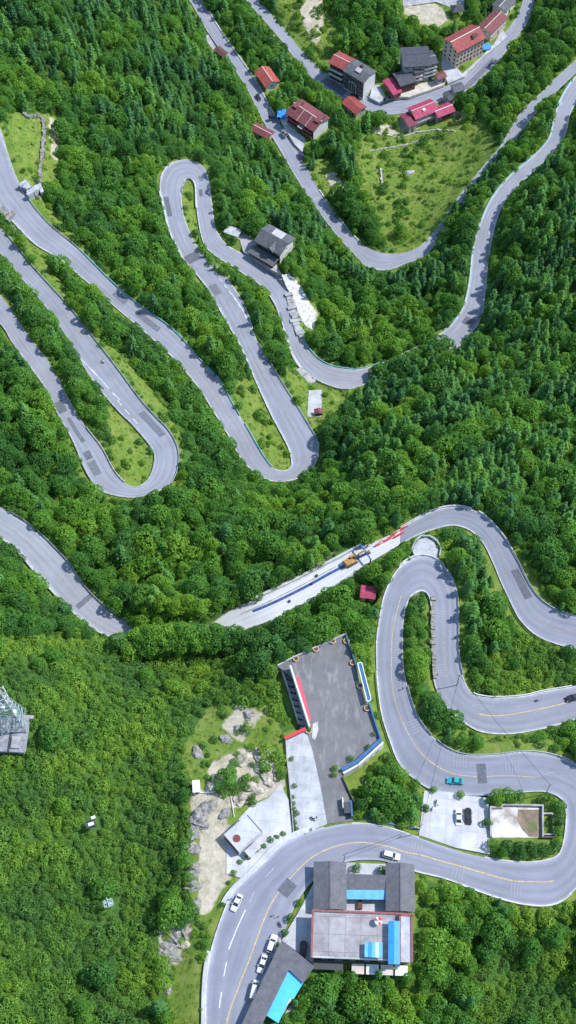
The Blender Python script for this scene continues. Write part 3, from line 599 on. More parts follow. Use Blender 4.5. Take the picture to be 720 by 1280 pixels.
def ground_material():
    m = bpy.data.materials.new('hillside_ground'); m.use_nodes = True; nt = m.node_tree; N = nt.nodes; L = nt.links; b = N['Principled BSDF']
    b.inputs['Roughness'].default_value = 0.95; b.inputs['Specular IOR Level'].default_value = 0.1
    at = N.new('ShaderNodeAttribute'); at.attribute_name = 'zone'; sp = N.new('ShaderNodeSeparateColor'); L.new(at.outputs['Color'], sp.inputs[0])
    ge = N.new('ShaderNodeNewGeometry')
    def nz(scale, det=6, rough=0.65):
        x = N.new('ShaderNodeTexNoise'); x.inputs['Scale'].default_value = scale; x.inputs['Detail'].default_value = det; x.inputs['Roughness'].default_value = rough
        L.new(ge.outputs['Position'], x.inputs['Vector']); return x.outputs['Fac']
    def ramp(f, cs, p0=0.3, p1=0.7):
        r = N.new('ShaderNodeValToRGB'); e = r.color_ramp.elements; e[0].position = p0; e[1].position = p1; e[0].color = (*cs[0], 1); e[1].color = (*cs[-1], 1)
        for i, c in enumerate(cs[1:-1]): x = e.new(p0 + (p1 - p0) * (i + 1) / (len(cs) - 1)); x.color = (*c, 1)
        L.new(f, r.inputs['Fac']); return r.outputs['Color']
    forest = ramp(nz(0.6), [(0.035, 0.085, 0.022), (0.06, 0.14, 0.03), (0.09, 0.17, 0.04)])
    grass = ramp(nz(0.22, 9, 0.75), [(0.075, 0.15, 0.028), (0.13, 0.215, 0.036), (0.185, 0.25, 0.052), (0.27, 0.28, 0.11)])
    bare = ramp(nz(0.3, 9, 0.75), [(0.20, 0.20, 0.12), (0.38, 0.35, 0.26), (0.50, 0.45, 0.35), (0.60, 0.56, 0.47)], .3, .66)
    def mask(s, k=0.9):
        a = N.new('ShaderNodeMath'); a.operation = 'MULTIPLY_ADD'; a.inputs[1].default_value = k; a.inputs[2].default_value = -k / 2; L.new(nz(0.5, 6, 0.75), a.inputs[0])
        c = N.new('ShaderNodeMath'); c.operation = 'ADD'; L.new(a.outputs[0], c.inputs[0]); L.new(s, c.inputs[1])
        r = N.new('ShaderNodeMapRange'); r.inputs[1].default_value = 0.4; r.inputs[2].default_value = 0.6; L.new(c.outputs[0], r.inputs[0]); return r.outputs[0]
    def mix(f, a, bb):
        x = N.new('ShaderNodeMix'); x.data_type = 'RGBA'; L.new(f, x.inputs['Factor']); L.new(a, x.inputs['A']); L.new(bb, x.inputs['B']); return x.outputs['Result']
    c = mix(mask(sp.outputs[2]), forest, grass); c = mix(mask(sp.outputs[0]), c, grass); c = mix(mask(sp.outputs[1], .75), c, bare)
    L.new(c, b.inputs['Base Color'])
    bp = N.new('ShaderNodeBump'); bp.inputs['Strength'].default_value = 0.7; bp.inputs['Distance'].default_value = 0.5; L.new(nz(1.2, 6), bp.inputs['Height']); L.new(bp.outputs[0], b.inputs['Normal'])
    return m
M_GROUND = ground_material()
def build_terrain():
    # fine grid in the middle, rings of growing cells outward to the horizon (one sheet)
    ex = [20, 60, 150, 400, 1200, 4000]
    xs = np.r_[[X0 - e for e in ex[::-1]], gx, [X1 + e for e in ex]]; ys = np.r_[[Y0 - e for e in ex[::-1]], gy, [Y1 + e for e in ex]]
    XX, YY = np.meshgrid(xs, ys); k = len(ex)
    cxx = np.clip(XX, X0, X1); cyy = np.clip(YY, Y0, Y1); ZZ = tz(cxx, cyy); d = np.hypot(XX - cxx, YY - cyy)
    ZZ = ZZ + np.clip(d / 400, 0, 1) * (fbm(XX, YY, 900, 3, 9) * 60) 
    ZZ[k:-k, k:-k] = Z
    zn = np.zeros((*ZZ.shape, 4), np.float32); zn[..., 3] = 1; zn[k:-k, k:-k] = zone
    ny, nx = ZZ.shape; idx = np.arange(ny * nx).reshape(ny, nx)
    faces = np.stack([idx[:-1, :-1], idx[:-1, 1:], idx[1:, 1:], idx[1:, :-1]], -1).reshape(-1, 4)
    me = bpy.data.meshes.new('hillside'); me.vertices.add(nx * ny); me.vertices.foreach_set('co', np.stack([XX, YY, ZZ], -1).astype(np.float32).ravel())
    me.loops.add(faces.size); me.loops.foreach_set('vertex_index', faces.ravel().astype(np.int32)); me.polygons.add(len(faces))
    me.polygons.foreach_set('loop_start', (np.arange(len(faces)) * 4).astype(np.int32)); me.polygons.foreach_set('loop_total', np.full(len(faces), 4, np.int32))
    me.polygons.foreach_set('use_smooth', np.ones(len(faces), bool)); me.update(calc_edges=True)
    ca = me.color_attributes.new('zone', 'FLOAT_COLOR', 'POINT'); ca.data.foreach_set('color', zn.ravel())
    me.materials.append(M_GROUND); o = bpy.data.objects.new('hillside', me); COL.objects.link(o); tag(o, kind='structure')
build_terrain()
exec_parts = []
# ------------------------------------------------------------------ kerbs, parapets and guard rails
def edge_sweep(rd, side, u0, u1, prof, mb, step=1, mi=0):
    """prof: list of (outward offset, height) closed loop; swept along a road edge"""
    us = [u0] + [i for i in range(int(math.floor(u0)) + 1, int(math.ceil(u1)), step)] + [u1]; n = len(prof); vs = []
    for u in us:
        l = rd.pt(u, 0.0); r = rd.pt(u, 1.0); o = (l - r) if side == 'L' else (r - l); o = o / (np.linalg.norm(o) + 1e-9); e = l if side == 'L' else r
        for a, h in prof: vs.append((e[0] + o[0] * a, e[1] + o[1] * a, e[2] + h))
    fs = []
    for i in range(len(us) - 1):
        for k in range(n): fs.append((i * n + k, i * n + (k + 1) % n, (i + 1) * n + (k + 1) % n, (i + 1) * n + k))
    fs += [tuple(range(n - 1, -1, -1)), tuple((len(us) - 1) * n + k for k in range(n))]
    mb.add(vs, fs, mi)
KERB = [(-0.12, -1.6), (0.22, -1.6), (0.22, 0.13), (-0.12, 0.13)]
def pxu(k, *pts): return [ROADS[k].st(*p)[0] for p in pts]
# gaps where yards open on to the road (left edge of the main road and so on)
GAPS = {('A', 'L'): [pxu('A', (405, 1034), (438, 1027)), pxu('A', (524, 1044), (607, 1068)), pxu('A', (608, 997), (535, 990))], ('A', 'R'): [pxu('A', (352, 1175), (395, 1100)), pxu('A', (430, 1078), (512, 1083))],
        ('G', 'R'): [pxu('G', (385, 205), (372, 190)), pxu('G', (352, 165), (345, 150)), pxu('G', (330,125),(320, 106))], ('G', 'L'): [pxu('G', (283, 75), (258, 42))], ('I', 'L'): [pxu('I', (470, 125), (556, 110)), pxu('I', (562, 106), (632, 45))], ('E', 'R'): []}
def spans(k, side, lo=0, hi=None):
    rd = ROADS[k]; hi = rd.n - 1 if hi is None else hi; cur = lo; out = []
    for a, b in sorted([tuple(sorted(g)) for g in GAPS.get((k, side), [])]):
        if a > cur + 1: out.append((cur, a))
        cur = max(cur, b)
    if hi > cur + 1: out.append((cur, hi))
    return out
for k in ROADS:
    for side in 'LR':
        for a, b in spans(k, side):
            mb = MB(); edge_sweep(ROADS[k], side, a, b, KERB, mb); tag(mb.build('kerb', M_KERB if k in 'ABCE' else M_KERBD), kind='structure')
def uof(k, a, b):
    u = sorted(pxu(k, a, b)); return u
def rail(k, side, a, b, m, label, kind='rail', group=None):
    """steel guard rail: posts every 4 m and a beam"""
    rd = ROADS[k]; u0, u1 = uof(k, a, b)
    p0 = rd.pt(u0, 0.5); c0 = p0
    root_l = None
    mb = MB(); edge_sweep(rd, side, u0, u1, [(0.26, 0.36), (0.46, 0.36), (0.46, 0.82), (0.26, 0.82)], mb)
    post = MB(); s = rd.len; L0 = np.interp(u0, range(rd.n), s); L1 = np.interp(u1, range(rd.n), s)
    for q in np.arange(L0 + 0.3, L1, 4.0):
        u = float(np.interp(q, s, range(rd.n))); l = rd.pt(u, 0); r = rd.pt(u, 1); o = (l - r) if side == 'L' else (r - l); o /= np.linalg.norm(o); e = (l if side == 'L' else r) + o * 0.52
        post.box((e[0], e[1], e[2] - 0.2), (0.13, 0.13, 1.9))
    n0 = len(mb.v); mb.v += post.v; mb.f += [tuple(i + n0 for i in f) for f in post.f]; mb.m += [0] * len(post.f)
    return tag(mb.build('guard_rail', m), label, 'guard rail', group or 'guard rails along the switchback road')
def wall(k, side, a, b, m, label, h=0.7, w=0.35, crenel=0, depth=1.8, name='parapet_wall', group='low parapet walls along the road edge'):
    rd = ROADS[k]; u0, u1 = uof(k, a, b); mb = MB()
    edge_sweep(rd, side, u0, u1, [(0.24, -depth), (0.24 + w, -depth), (0.24 + w, h), (0.24, h)], mb)
    return tag(mb.build(name, m), label, 'parapet wall', group)
rail('A', 'R', (580, 1103), (712, 1112), M_RUST, 'grey guard rail outside the big right-hand bend of the lowest road, above the wood')
rail('A', 'R', (718, 958), (545, 928), M_STEEL, 'steel guard rail on the upper edge of the road with the turquoise taxi')
rail('A', 'R', (540, 920), (508, 860), M_KERBD, 'grey guard rail beside the shrubs inside the central hairpin, left leg')
rail('A', 'L', (575, 735), (574, 845), M_KERBD, 'grey guard rail on the outer side of the central hairpin, conifer side')
rail('A', 'L', (590, 868), (715, 860), M_STEEL, 'steel guard rail above the road with the black car at the picture edge')
rail('A', 'L', (470, 840), (497, 950), M_KERB, 'pale guard rail beside the blue-fenced car park')
rail('B', 'R', (715, 770), (640, 690), M_STEEL, 'steel guard rail under the pine slope on the right-hand S-bend')
rail('B', 'L', (715, 811), (630, 735), M_KERB, 'white guard rail on the lower edge of the right-hand S-bend')
rail('C2', 'R', (15, 643), (155, 786), M_STEEL, 'grey guard rail on the upper edge of the short road at the left border')
rail('D', 'R', (90, 548), (140, 618) , M_KERB, 'pale rail inside the left hairpin bend along the grass island')
rail('D', 'L', (212, 604), (90, 380), M_RUST, 'grey guard rail above the left hairpin bend, beside the yellow-green verge')
rail('D', 'L', (88, 385), (8, 294), M_RUST, 'grey guard rail continuing uphill at the left picture border')
rail('E', 'L', (24, 230), (100, 313), M_KERBD, 'dark guard rail below the stone-walled grass terrace')
rail('E', 'L', (100, 313), (300, 520), M_CYAN, 'long pale turquoise guard rail on the road diagonal in the left half')
rail('E', 'L', (305, 530), (340, 584), M_CYAN, 'pale turquoise rail along the island of the middle hairpin')
rail('E', 'R', (397, 560), (322, 430), M_RUST, 'grey guard rail outside the middle hairpin beside the concrete slab')
rail('E', 'R', (268, 310), (275, 325) , M_RUST, 'short grey guard rail near the white house forecourt')
rail('E', 'R', (392, 473), (436, 486), M_KERB, 'white guard rail on the lower side of the bend above the concrete slab')
rail('E', 'L', (373, 412), (478, 455), M_CYAN, 'turquoise guard rail round the bend beneath the white gravel bank')
rail('E', 'L', (556, 414), (600, 280), M_CYAN, 'turquoise guard rail on the isolated road below the meadow')
rail('E', 'L', (602, 276), (716, 104), M_CYAN, 'turquoise guard rail climbing to the right picture border')
rail('I', 'L', (405, 92), (478, 127), M_CYAN, 'turquoise railing in front of the white three-storey village house')
rail('I', 'L', (482, 127), (545, 113), M_CYAN, 'turquoise railing in front of the grey-roofed village houses')
wall('A', 'L', (257, 1290), (264, 1190), M_CONCW, 'thick white parapet wall at the lower left edge of the lowest road', 0.55, 0.9)
wall('A', 'L', (285, 1130), (395, 1038), M_CONCW, 'broad white concrete edging curving below the concrete terrace', 0.12, 1.6)
wall('A', 'L', (500, 710), (555, 708), M_KERB, 'curved parapet between the central hairpin and the round lookout', 0.7, 0.4)
wall('B', 'R', (640, 690), (598, 640), M_KERB, 'white parapet wall beneath the dark tree at the top of the right-hand S-bend', 0.8, 0.4)
wall('B', 'R', (590, 637), (500, 662), M_KERB, 'white parapet wall along the road leading to the building site', 0.8, 0.4)
wall('C2', 'L', (5, 673), (150, 800), M_KERB, 'white parapet wall on the lower edge of the short road at the left border', 0.7, 0.5)
wall('E', 'R', (200, 234), (240, 200), M_KERBD, 'grey parapet round the upper hairpin, left half', 0.7, 0.4)
wall('E', 'R', (240, 200), (266, 247), M_KERB, 'white parapet round the upper hairpin, right half', 0.7, 0.4)
wall('E', 'L', (240, 337), (202, 240), M_KERB, 'white parapet on the outer side of the upper hairpin beside the wood', 0.6, 0.5)
wall('E', 'R', (355, 410), (395, 475), M_CONCW, 'broad white parapet on the lower side of the road under the gravel bank', 0.6, 0.7)
wall('G', 'R', (395, 240), (445, 306), M_KERB, 'pale parapet along the straight village road above the meadow', 0.5, 0.5)
wall('G', 'R', (345, 155), (262, 15), M_KERB, 'pale parapet along the straight village road at the top', 0.5, 0.5)

# ------------------------------------------------------------------ markings and repair patches
def line(k, pts, w, m, dash=None, name='road_marking'):
    rd = ROADS[k]; st = [rd.st(*p) for p in pts]; us = np.array([s[0] for s in st]); ts = np.array([s[1] for s in st])
    o = np.argsort(us); us = us[o]; ts = ts[o]; mb = MB(); segs = [(us[0], us[-1])]
    if dash:
        L = np.interp(us, range(rd.n), rd.len); segs = []
        q = L[0]
        while q < L[-1]:
            segs.append((float(np.interp(q, rd.len, range(rd.n))), float(np.interp(min(q + dash[0], L[-1]), rd.len, range(rd.n))))); q += dash[0] + dash[1]
    for a, b in segs:
        uu = [a] + [i for i in range(int(math.floor(a)) + 1, int(math.ceil(b)))] + [b]; vs = []
        for u in uu:
            t = float(np.interp(u, us, ts)); wd = w / (2 * float(np.interp(u, range(rd.n), rd.hw))) / 2
            for tt in (t - wd, t + wd): p = rd.pt(u, tt); vs.append((p[0], p[1], p[2] + 0.02))
        mb.add(vs, [(2 * i, 2 * i + 1, 2 * i + 3, 2 * i + 2) for i in range(len(uu) - 1)])
    return tag(fixn(mb.build(name, m)), kind='structure')
line('A', [(273,1315),(283,1279),(297,1238),(312,1199),(328,1155),(348,1116),(370,1090),(400,1066),(427,1056),(450,1053),(473,1056),(503,1064),(527,1069),(553,1077),(580,1084),(610,1093),(640,1101),(667,1102),(693,1101)], 0.3, M_YEL)
line('A', [(693,965),(670,972),(640,970),(600,971),(575,969),(550,960),(530,945),(512,920),(500,895),(492,870),(489,840),(490,800),(497,762),(502,745)], 0.22, M_YEL)
line('A', [(553,775),(556,800),(557,830),(560,850)], 0.18, M_YELF)
line('A', [(598,892),(620,895),(650,891),(690,883),(718,876)], 0.28, M_YEL)
line('B', [(620,684),(628,705),(640,735),(655,757),(675,776),(700,789),(718,791)], 0.2, M_YELF)
line('C2', [(0,652),(20,665),(45,688),(70,716),(100,748)], 0.2, M_YELF, (4, 5))
line('D', [(6,392),(30,440),(60,482),(90,530),(115,573),(135,606)], 0.2, M_YELF)
line('D', [(207,560),(190,525),(165,495),(138,463),(110,430),(80,393)], 0.18, M_YELF, (4, 4))
line('D', [(90,436),(118,465),(150,500)], 0.3, M_WHP, (4.5, 2.5)); line('D', [(110,458),(128,476)], 0.3, M_WHP); line('D', [(140,490),(172,530)], 0.3, M_WHP, (3, 2.5))
line('E', [(20,255),(48,290),(85,320),(125,352)], 0.2, M_WHPF, (3, 5)); line('E', [(240,460),(265,488),(285,520),(312,570)], 0.2, M_YELF)
line('E', [(372,545),(360,520),(340,490),(318,448)], 0.2, M_YELF)
line('E', [(262,333),(280,356),(300,384)], 0.35, M_WHP, (2.2, 2.2)); line('E', [(290,368),(314,412)], 0.3, M_WHP)
line('E', [(306,395),(322,428)], 0.3, M_WHP, (2.2, 2.2))
line('A', [(271,1300),(273,1270),(277,1240),(284,1200)], 0.3, M_WHP, (4, 4)); line('A', [(286,1187),(307,1137)], 0.3, M_WHP); line('A', [(312,1128),(325,1104),(345,1082),(365,1067)], 0.25, M_WHPF, (3.5, 5))
line('I', [(470,134),(505,133),(545,120),(580,105)], 0.2, M_WHPF, (3, 4)); line('G', [(430,300),(405,268),(380,225),(355,185)], 0.18, M_WHPF, (3, 4))
def rect_on(rd, c, a, lw, ww, mb, dz):
    """true rectangle lying on the road: centre c (world), heading a, length lw, width ww"""
    nx, ny = max(2, int(lw / 1.2) + 1), max(2, int(ww / 1.5) + 1); vs = []
    for i in range(nx):
        for j in range(ny):
            l = (i / (nx - 1) - .5) * lw; w_ = (j / (ny - 1) - .5) * ww; x = c[0] + l * math.cos(a) - w_ * math.sin(a); y = c[1] + l * math.sin(a) + w_ * math.cos(a)
            q_ = proj(np.array([x, y, c[2]])); u, t = rd.st(q_[0], q_[1]); z = rd.pt(u, .5)[2]; q_ = proj(np.array([x, y, z])); u, t = rd.st(q_[0], q_[1]); vs.append((x, y, rd.pt(u, .5)[2] + dz))
    mb.add(vs, [(i * ny + j, (i + 1) * ny + j, (i + 1) * ny + j + 1, i * ny + j + 1) for i in range(nx - 1) for j in range(ny - 1)])
def patch(k, c, lw, ww, m=M_PATCH, name='road_patch'):
    rd = ROADS[k]; u, t = rd.st(*c); mb = MB(); rect_on(rd, rd.pt(u, t), rd.dirn(u), lw, ww, mb, .045)
    return tag(fixn(mb.build(name, m)), kind='structure')
patch('A', (359,1110), 4.4, 3.6); patch('A', (602,967), 2.6, 6.0); 
patch('B', (652,730), 11, 2.6)
patch('D', (76,509), 5, 3.2); patch('D', (103,550), 2, 1.6); patch('D', (110,569), 3.5, 2.6); patch('D', (93,535), 10, 1.5, M_PATCH2); patch('D', (190,530), 14, 2.6, M_PATCH2); patch('D', (118,585), 6, 3, M_PATCH2)
patch('E', (210,258), 12, 2.2); patch('E', (241,322), 5, 6.5); patch('E', (269,362), 6, 3.4, M_PATCH2); patch('E', (251,223), 3, 1.8, M_PATCH2); patch('E', (251,241), 4, 1.5)
patch('E', (586,402), 4.5, 5); patch('E', (150,372), 7, 2.5, M_PATCH2); patch('E', (185,402), 12, 2.5, M_PATCH2); patch('E', (350,394), 3, 1.5, M_PATCH2)
patch('C2', (105,752), 2, 6, M_PATCH2); patch('I', (418,108), 15, 5.0); patch('I', (600,92), 26, 3, M_PATCH2)
for c in ((607,358), (604,328), (614,290), (622,258), (690,150), (700,130)): patch('E', c, 3.0, 2.4, M_WHPF, 'concrete_bay')
for c in ((262,22), (305,88), (332,138), (352,172), (377,206), (395,248)): patch('G', c, 0.8, 3.2, M_WHPF, 'concrete_joint')
def bars(k, c, n=5, L=3.5, gap=0.9):
    """rumble bars across one lane"""
    rd = ROADS[k]; u, t = rd.st(*c); mb = MB(); p = rd.pt(u, t); a = rd.dirn(u)
    for i in range(n):
        o = (i - (n - 1) / 2) * gap; rect_on(rd, p + np.array([math.cos(a) * o, math.sin(a) * o, 0]), a, .32, L, mb, .05)
    tag(fixn(mb.build('rumble_bars', M_BARS)), kind='structure')
for c in ((497,816), (551,771), (549,838), (518,908), (575,952), (640,958)): bars('A', c)
for c in ((493,1073), (573,1091), (645,1112), (520,1060)): bars('A', c, 4)
# ------------------------------------------------------------------ buildings
def window_mesh(w, h):
    f = MB(); t = 0.1
    for x in (-w / 2, w / 2): f.box((x, 0, 0), (t, 0.12, h + t))
    for z in (-h / 2, h / 2): f.box((0, 0, z), (w - t, 0.12, t))
    f.box((0, 0, 0), (0.06, 0.1, h - t)); p = MB().box((0, 0.03, 0), (w - 0.02, 0.05, h - 0.02)); return f, p
WM = {}
def add_window(root, x, y, z, rz, w=1.2, h=1.3, fm=None):
    k = (w, h, fm)
    if k not in WM:
        f, p = window_mesh(w, h); a = f.build('window', fm or M_WHITE); b = p.build('pane', M_GLASS); b.parent = a; WM[k] = (a.data, b.data); a0, b0 = a, b
    else:
        a0 = bpy.data.objects.new('window', WM[k][0]); b0 = bpy.data.objects.new('pane', WM[k][1]); COL.objects.link(a0); COL.objects.link(b0); b0.parent = a0
    a0.parent = root; a0.location = (x, y, z); a0.rotation_euler = (0, 0, rz); return a0
def gable_roof(w, d, h, rise, ov, axis, t=0.22):
    """two pitched slabs meeting at the ridge, solid"""
    mb = MB(); a, b = (w / 2 + ov, d / 2 + ov) if axis == 'x' else (d / 2 + ov, w / 2 + ov); dz = rise * ov / (b - ov) 
    sec = [(-b, h - dz), (0, h + rise), (b, h - dz), (b, h - dz - t), (0, h + rise - t), (-b, h - dz - t)]
    vs = []
    for s in (-a, a):
        for y, z in sec: vs.append((s, y, z) if axis == 'x' else (y, s, z))
    fs = [(0, 6, 7, 1), (1, 7, 8, 2), (2, 8, 9, 3), (3, 9, 10, 4), (4, 10, 11, 5), (5, 11, 6, 0), (0, 1, 4, 5), (1, 2, 3, 4), (6, 11, 10, 7), (7, 10, 9, 8)]
    mb.add(vs, fs); return mb
def ridge_cap(w, d, h, rise, ov, axis):
    a = (w if axis == 'x' else d) / 2 + ov; mb = MB()
    if axis == 'x': mb.box((0, 0, h + rise + 0.04), (2 * a, 0.35, 0.16))
    else: mb.box((0, 0, h + rise + 0.04), (0.35, 2 * a, 0.16))
    return mb
def house(key, label, cat='house', group=None, wall=None, roof=None, ridge='x', rise=1.6, ov=0.6, rows=2, cols=4, right=1, left=1, balcony=0, cap=None, name='village_house', wm=None, door=True, parapet=None, dark=None, chimney=False, wsize=(1.2, 1.3)):
    r = B[key]; root = empty(name, (r.c[0], r.c[1], r.z0), r.rz, label, cat, group); w, d, h = r.w, r.d, r.h
    wi, di = w - 0.3, d - 0.3
    mb = MB().box((0, 0, (h - 1.5) / 2 - (0.3 if ridge != 'flat' else 0)), (wi, di, h + 1.5 - (0.6 if ridge != 'flat' else 0)))
    if ridge in 'xy' and ridge:
        k = 0.22 + 0.05
        if ridge == 'x':
            for s in (-1, 1): x = s * (wi / 2); mb.add([(x - s * .2, -di / 2, h - .65), (x - s * .2, di / 2, h - .65), (x - s * .2, di / 2, h - k - .05), (x - s * .2, 0, h + rise - k), (x - s * .2, -di / 2, h - k - .05), (x, -di / 2, h - .65), (x, di / 2, h - .65), (x, di / 2, h - k - .05), (x, 0, h + rise - k), (x, -di / 2, h - k - .05)], [(4, 3, 2, 1, 0), (5, 6, 7, 8, 9), (2, 3, 8, 7), (3, 4, 9, 8), (0, 1, 6, 5), (1, 2, 7, 6), (4, 0, 5, 9)])
        else:
            for s in (-1, 1): y = s * (di / 2); mb.add([(-wi / 2, y - s * .2, h - .65), (wi / 2, y - s * .2, h - .65), (wi / 2, y - s * .2, h - k - .05), (0, y - s * .2, h + rise - k), (-wi / 2, y - s * .2, h - k - .05), (-wi / 2, y, h - .65), (wi / 2, y, h - .65), (wi / 2, y, h - k - .05), (0, y, h + rise - k), (-wi / 2, y, h - k - .05)], [(4, 3, 2, 1, 0), (5, 6, 7, 8, 9), (2, 3, 8, 7), (3, 4, 9, 8), (0, 1, 6, 5), (1, 2, 7, 6), (4, 0, 5, 9)])
    mb.build('wall', wall or M_WHITE, root)
    if ridge == 'flat':
        ro = MB().box((0, 0, h + 0.1), (w, d, 0.2)); rf = ro.build('roof', roof or M_CONCG, root)
        if parapet:
            pb = MB(); t = 0.35
            for s in (-1, 1): pb.box((0, s * (d / 2 - t / 2), h + 0.5), (w, t, 0.6)); pb.box((s * (w / 2 - t / 2), 0, h + 0.5), (t, d - 2 * t, 0.6))
            pb.build('parapet', parapet, root)
    else:
        rf = gable_roof(w, d, h, rise, ov, ridge).build('roof', roof, root)
        if cap: ridge_cap(w, d, h, rise, ov, ridge).build('ridge_cap', cap, rf)
    if chimney: MB().box((w * 0.2, d * 0.18, h + rise * 0.9), (0.9, 0.7, 1.6)).build('chimney', M_WHITE, rf)
    fh = h / max(rows, 1)
    if dark:
        MB().box((0, -di / 2 - 0.02, h * 0.5 - 0.4), (wi * 0.985, 0.12, h - 1.0)).build('shop_front', dark, root)
    yo = -di / 2 - (0.1 if dark else 0.03)
    for i in range(rows):
        z = fh * (i + 0.55)
        for j in range(cols):
            x = -w / 2 + w * (j + 0.5) / cols
            if door and i == 0 and j == cols // 2: MB().box((x, yo - 0.02, 1.05), (1.1, 0.12, 2.1)).build('door', M_BROWN, root); continue
            add_window(root, x, yo, z, 0, *wsize, wm)
        for s, n in ((1, right), (-1, left)):
            for j in range(n): add_window(root, s * (wi / 2 + 0.03), -d / 2 + d * (j + 0.5) / n, z, s * math.pi / 2, 1.0, 1.2, wm)
        if balcony and i > 0:
            bb = MB().box((0, -di / 2 - 0.7, fh * i - 0.05), (wi * 0.96, 1.3, 0.18)); 
            bb.box((0, -di / 2 - 1.33, fh * i + 0.5), (wi * 0.96, 0.08, 0.95))
            bb.build('balcony', balcony if not isinstance(balcony, bool) else M_WHITE, root)
    return root, w, d, h
G_V = 'houses of the village along the upper road'
house('h1', 'small house with a bright orange-red roof beside the straight upper road', group=G_V, wall=M_WHITE, roof=M_ORT, ridge='x', rise=1.8, ov=.7, rows=1, cols=3, cap=M_CREAM, dark=M_BROWN, chimney=False)
r0, w, d, h = house('h2', 'low house with a dull brownish red roof left of the straight upper road', group=G_V, wall=M_CREAM, roof=M_RTILED, rise=0.9, ov=.4, rows=1, cols=3, cap=M_CREAM)
r0, w, d, h = house('h3', 'three-storey house with a maroon roof and a blank white gable by the straight road', group=G_V, wall=M_WHITE, roof=M_RTILED, rise=2.2, ov=.7, rows=3, cols=5, cap=M_CREAM, right=0, left=1, balcony=M_MAROON, dark=M_BROWN, wm=M_BROWN)
for s in (-1, 1):
    g = MB(); x = s * (w / 2 - 1.6); g.box((x, 1.0, h + 1.9), (2.6, d * .55, 0.9)); g.build('roof_dormer', M_RTILED, r0)
for x in (-w * .12, w * .2): MB().box((x, -d * .28, h + 1.15), (0.22, d * .6, 0.12), rx=R(24)).build('roof_rib', M_CREAM, r0)
sw = MB(); sw.box((w * 0.06, -d / 2 - 1.0, 5.4), (3.0, 1.8, 0.3)); sw.tube([(w * .06 - .9, -d / 2 - 1.0, 5.5), (w * .06 - .9, -d / 2 - 1.0, 6.1)], .35); sw.build('porch_canopy', M_WHITE, r0)
house('h4a', 'red-roofed left half of the pair of tall houses behind the turquoise railing', group=G_V, wall=M_GREYW, roof=M_RTILE, rise=1.5, ov=.5, rows=3, cols=4, cap=M_CREAM, right=0, balcony=M_WHITE, dark=M_DARK, wm=M_BROWN)
r0, w, d, h = house('h4b', 'tall grey-roofed house with a blank white side wall behind the turquoise railing', group=G_V, wall=M_WHITE, roof=M_SLATE, rise=1.5, ov=.4, rows=4, cols=6, right=0, left=0, dark=M_DARK, wm=M_GREYW)
MB().box((0, -d * .12, h + 1.5), (3.2, 2.6, 0.25), rx=R(10)).build('roof_terrace', M_CONCG, r0); MB().box((-.4, d * .2, h + 1.5), (1.2, 1.2, 1.6)).build('chimney', M_BROWN, r0)
ar = MB(); ar.tube([(-2.6 + 5.2 * k / 8, -d / 2 - 0.7, 6.6 + 1.1 * math.sin(math.pi * k / 8)) for k in range(9)], 0.32, 6)
for k in range(4): ar.box((-2.2 + k * 1.45, -d / 2 - .7, 3.3), (.28, .28, 6.6))
ar.build('porch_arch', M_CONCG, r0)
house('h5', 'small red-roofed house across the road from the tall house with white side wall', group=G_V, wall=M_GREYW, roof=M_RTILE, rise=1.2, ov=.5, rows=1, cols=2)
house('h6a', 'large dark slate-roofed block at the back of the grey house cluster', group=G_V, wall=M_GREYW, roof=M_DSLATE, rise=1.6, ov=.5, rows=3, cols=4, cap=M_DSLATE)
r0, w, d, h = house('h6b', 'three-storey house with white balconies under a curved grey roof in the grey cluster', group=G_V, wall=M_GREYW, roof=M_DSLATE, ridge='x', rise=0.8, ov=.5, rows=4, cols=3, balcony=M_WHITE, dark=M_DARK, cap=M_GREYW)
house('h6c', 'two-storey house with a plain grey roof at the front left of the grey cluster', group=G_V, wall=M_MAROON, roof=M_DSLATE, rise=1.0, ov=.5, rows=2, cols=4, dark=M_BROWN, wm=M_BROWN)
house('h6d', 'narrow house with red and white balconies squeezed in the middle of the grey cluster', group=G_V, wall=M_CREAM, roof=M_DSLATE, rise=.8, ov=.4, rows=3, cols=2, right=0, left=0, balcony=M_WHITE, dark=M_MAROON)
house('h6e', 'tiny annex with a pink sheet roof at the left end of the grey cluster', 'annex', group=G_V, wall=M_MAROON, roof=M_MAG, rise=.7, ov=.4, rows=1, cols=2, name='house_annex')
house('h6f', 'tiny annex with a brownish red roof at the right end of the grey cluster', 'annex', group=G_V, wall=M_GREYW, roof=M_RTILED, rise=.6, ov=.4, rows=1, cols=2, name='house_annex')
r0, w, d, h = house('h7', 'largest village building, rows of small windows under a big red roof', 'guest house', group=G_V, wall=M_CREAM, roof=M_RTILE, rise=2.6, ov=.6, rows=4, cols=8, right=0, left=3, cap=M_WHITE, wsize=(1.0, 1.2), wm=M_BROWN, name='guest_house')
dm = MB(); dm.box((w * .22, -d * .28, h + 1.6), (2.4, 2.0, 1.6)); dm.build('roof_dormer', M_CREAM, r0); MB().box((w * .22, -d * .28, h + 2.5), (2.9, 2.5, .2)).build('dormer_roof', M_BROWN, r0)
r0, w, d, h = house('h8', 'long red-roofed house stepping up the road behind the largest village building', group=G_V, wall=M_CREAM, roof=M_RTILED, rise=1.4, ov=.5, rows=2, cols=5, cap=M_CREAM)
house('h9', 'grey-roofed house at the top edge, last of the village houses along the curving road', group=G_V, wall=M_WHITE, roof=M_SLATE, rise=1.2, ov=.5, rows=1, cols=3, cap=M_CREAM)
r0, w, d, h = house('h10a', 'magenta-roofed house with a grey lower storey, larger of the pair below the road', group=G_V, wall=M_GREYW, roof=M_MAG, rise=1.8, ov=.6, rows=2, cols=4, cap=M_CREAM, balcony=M_GREYW)
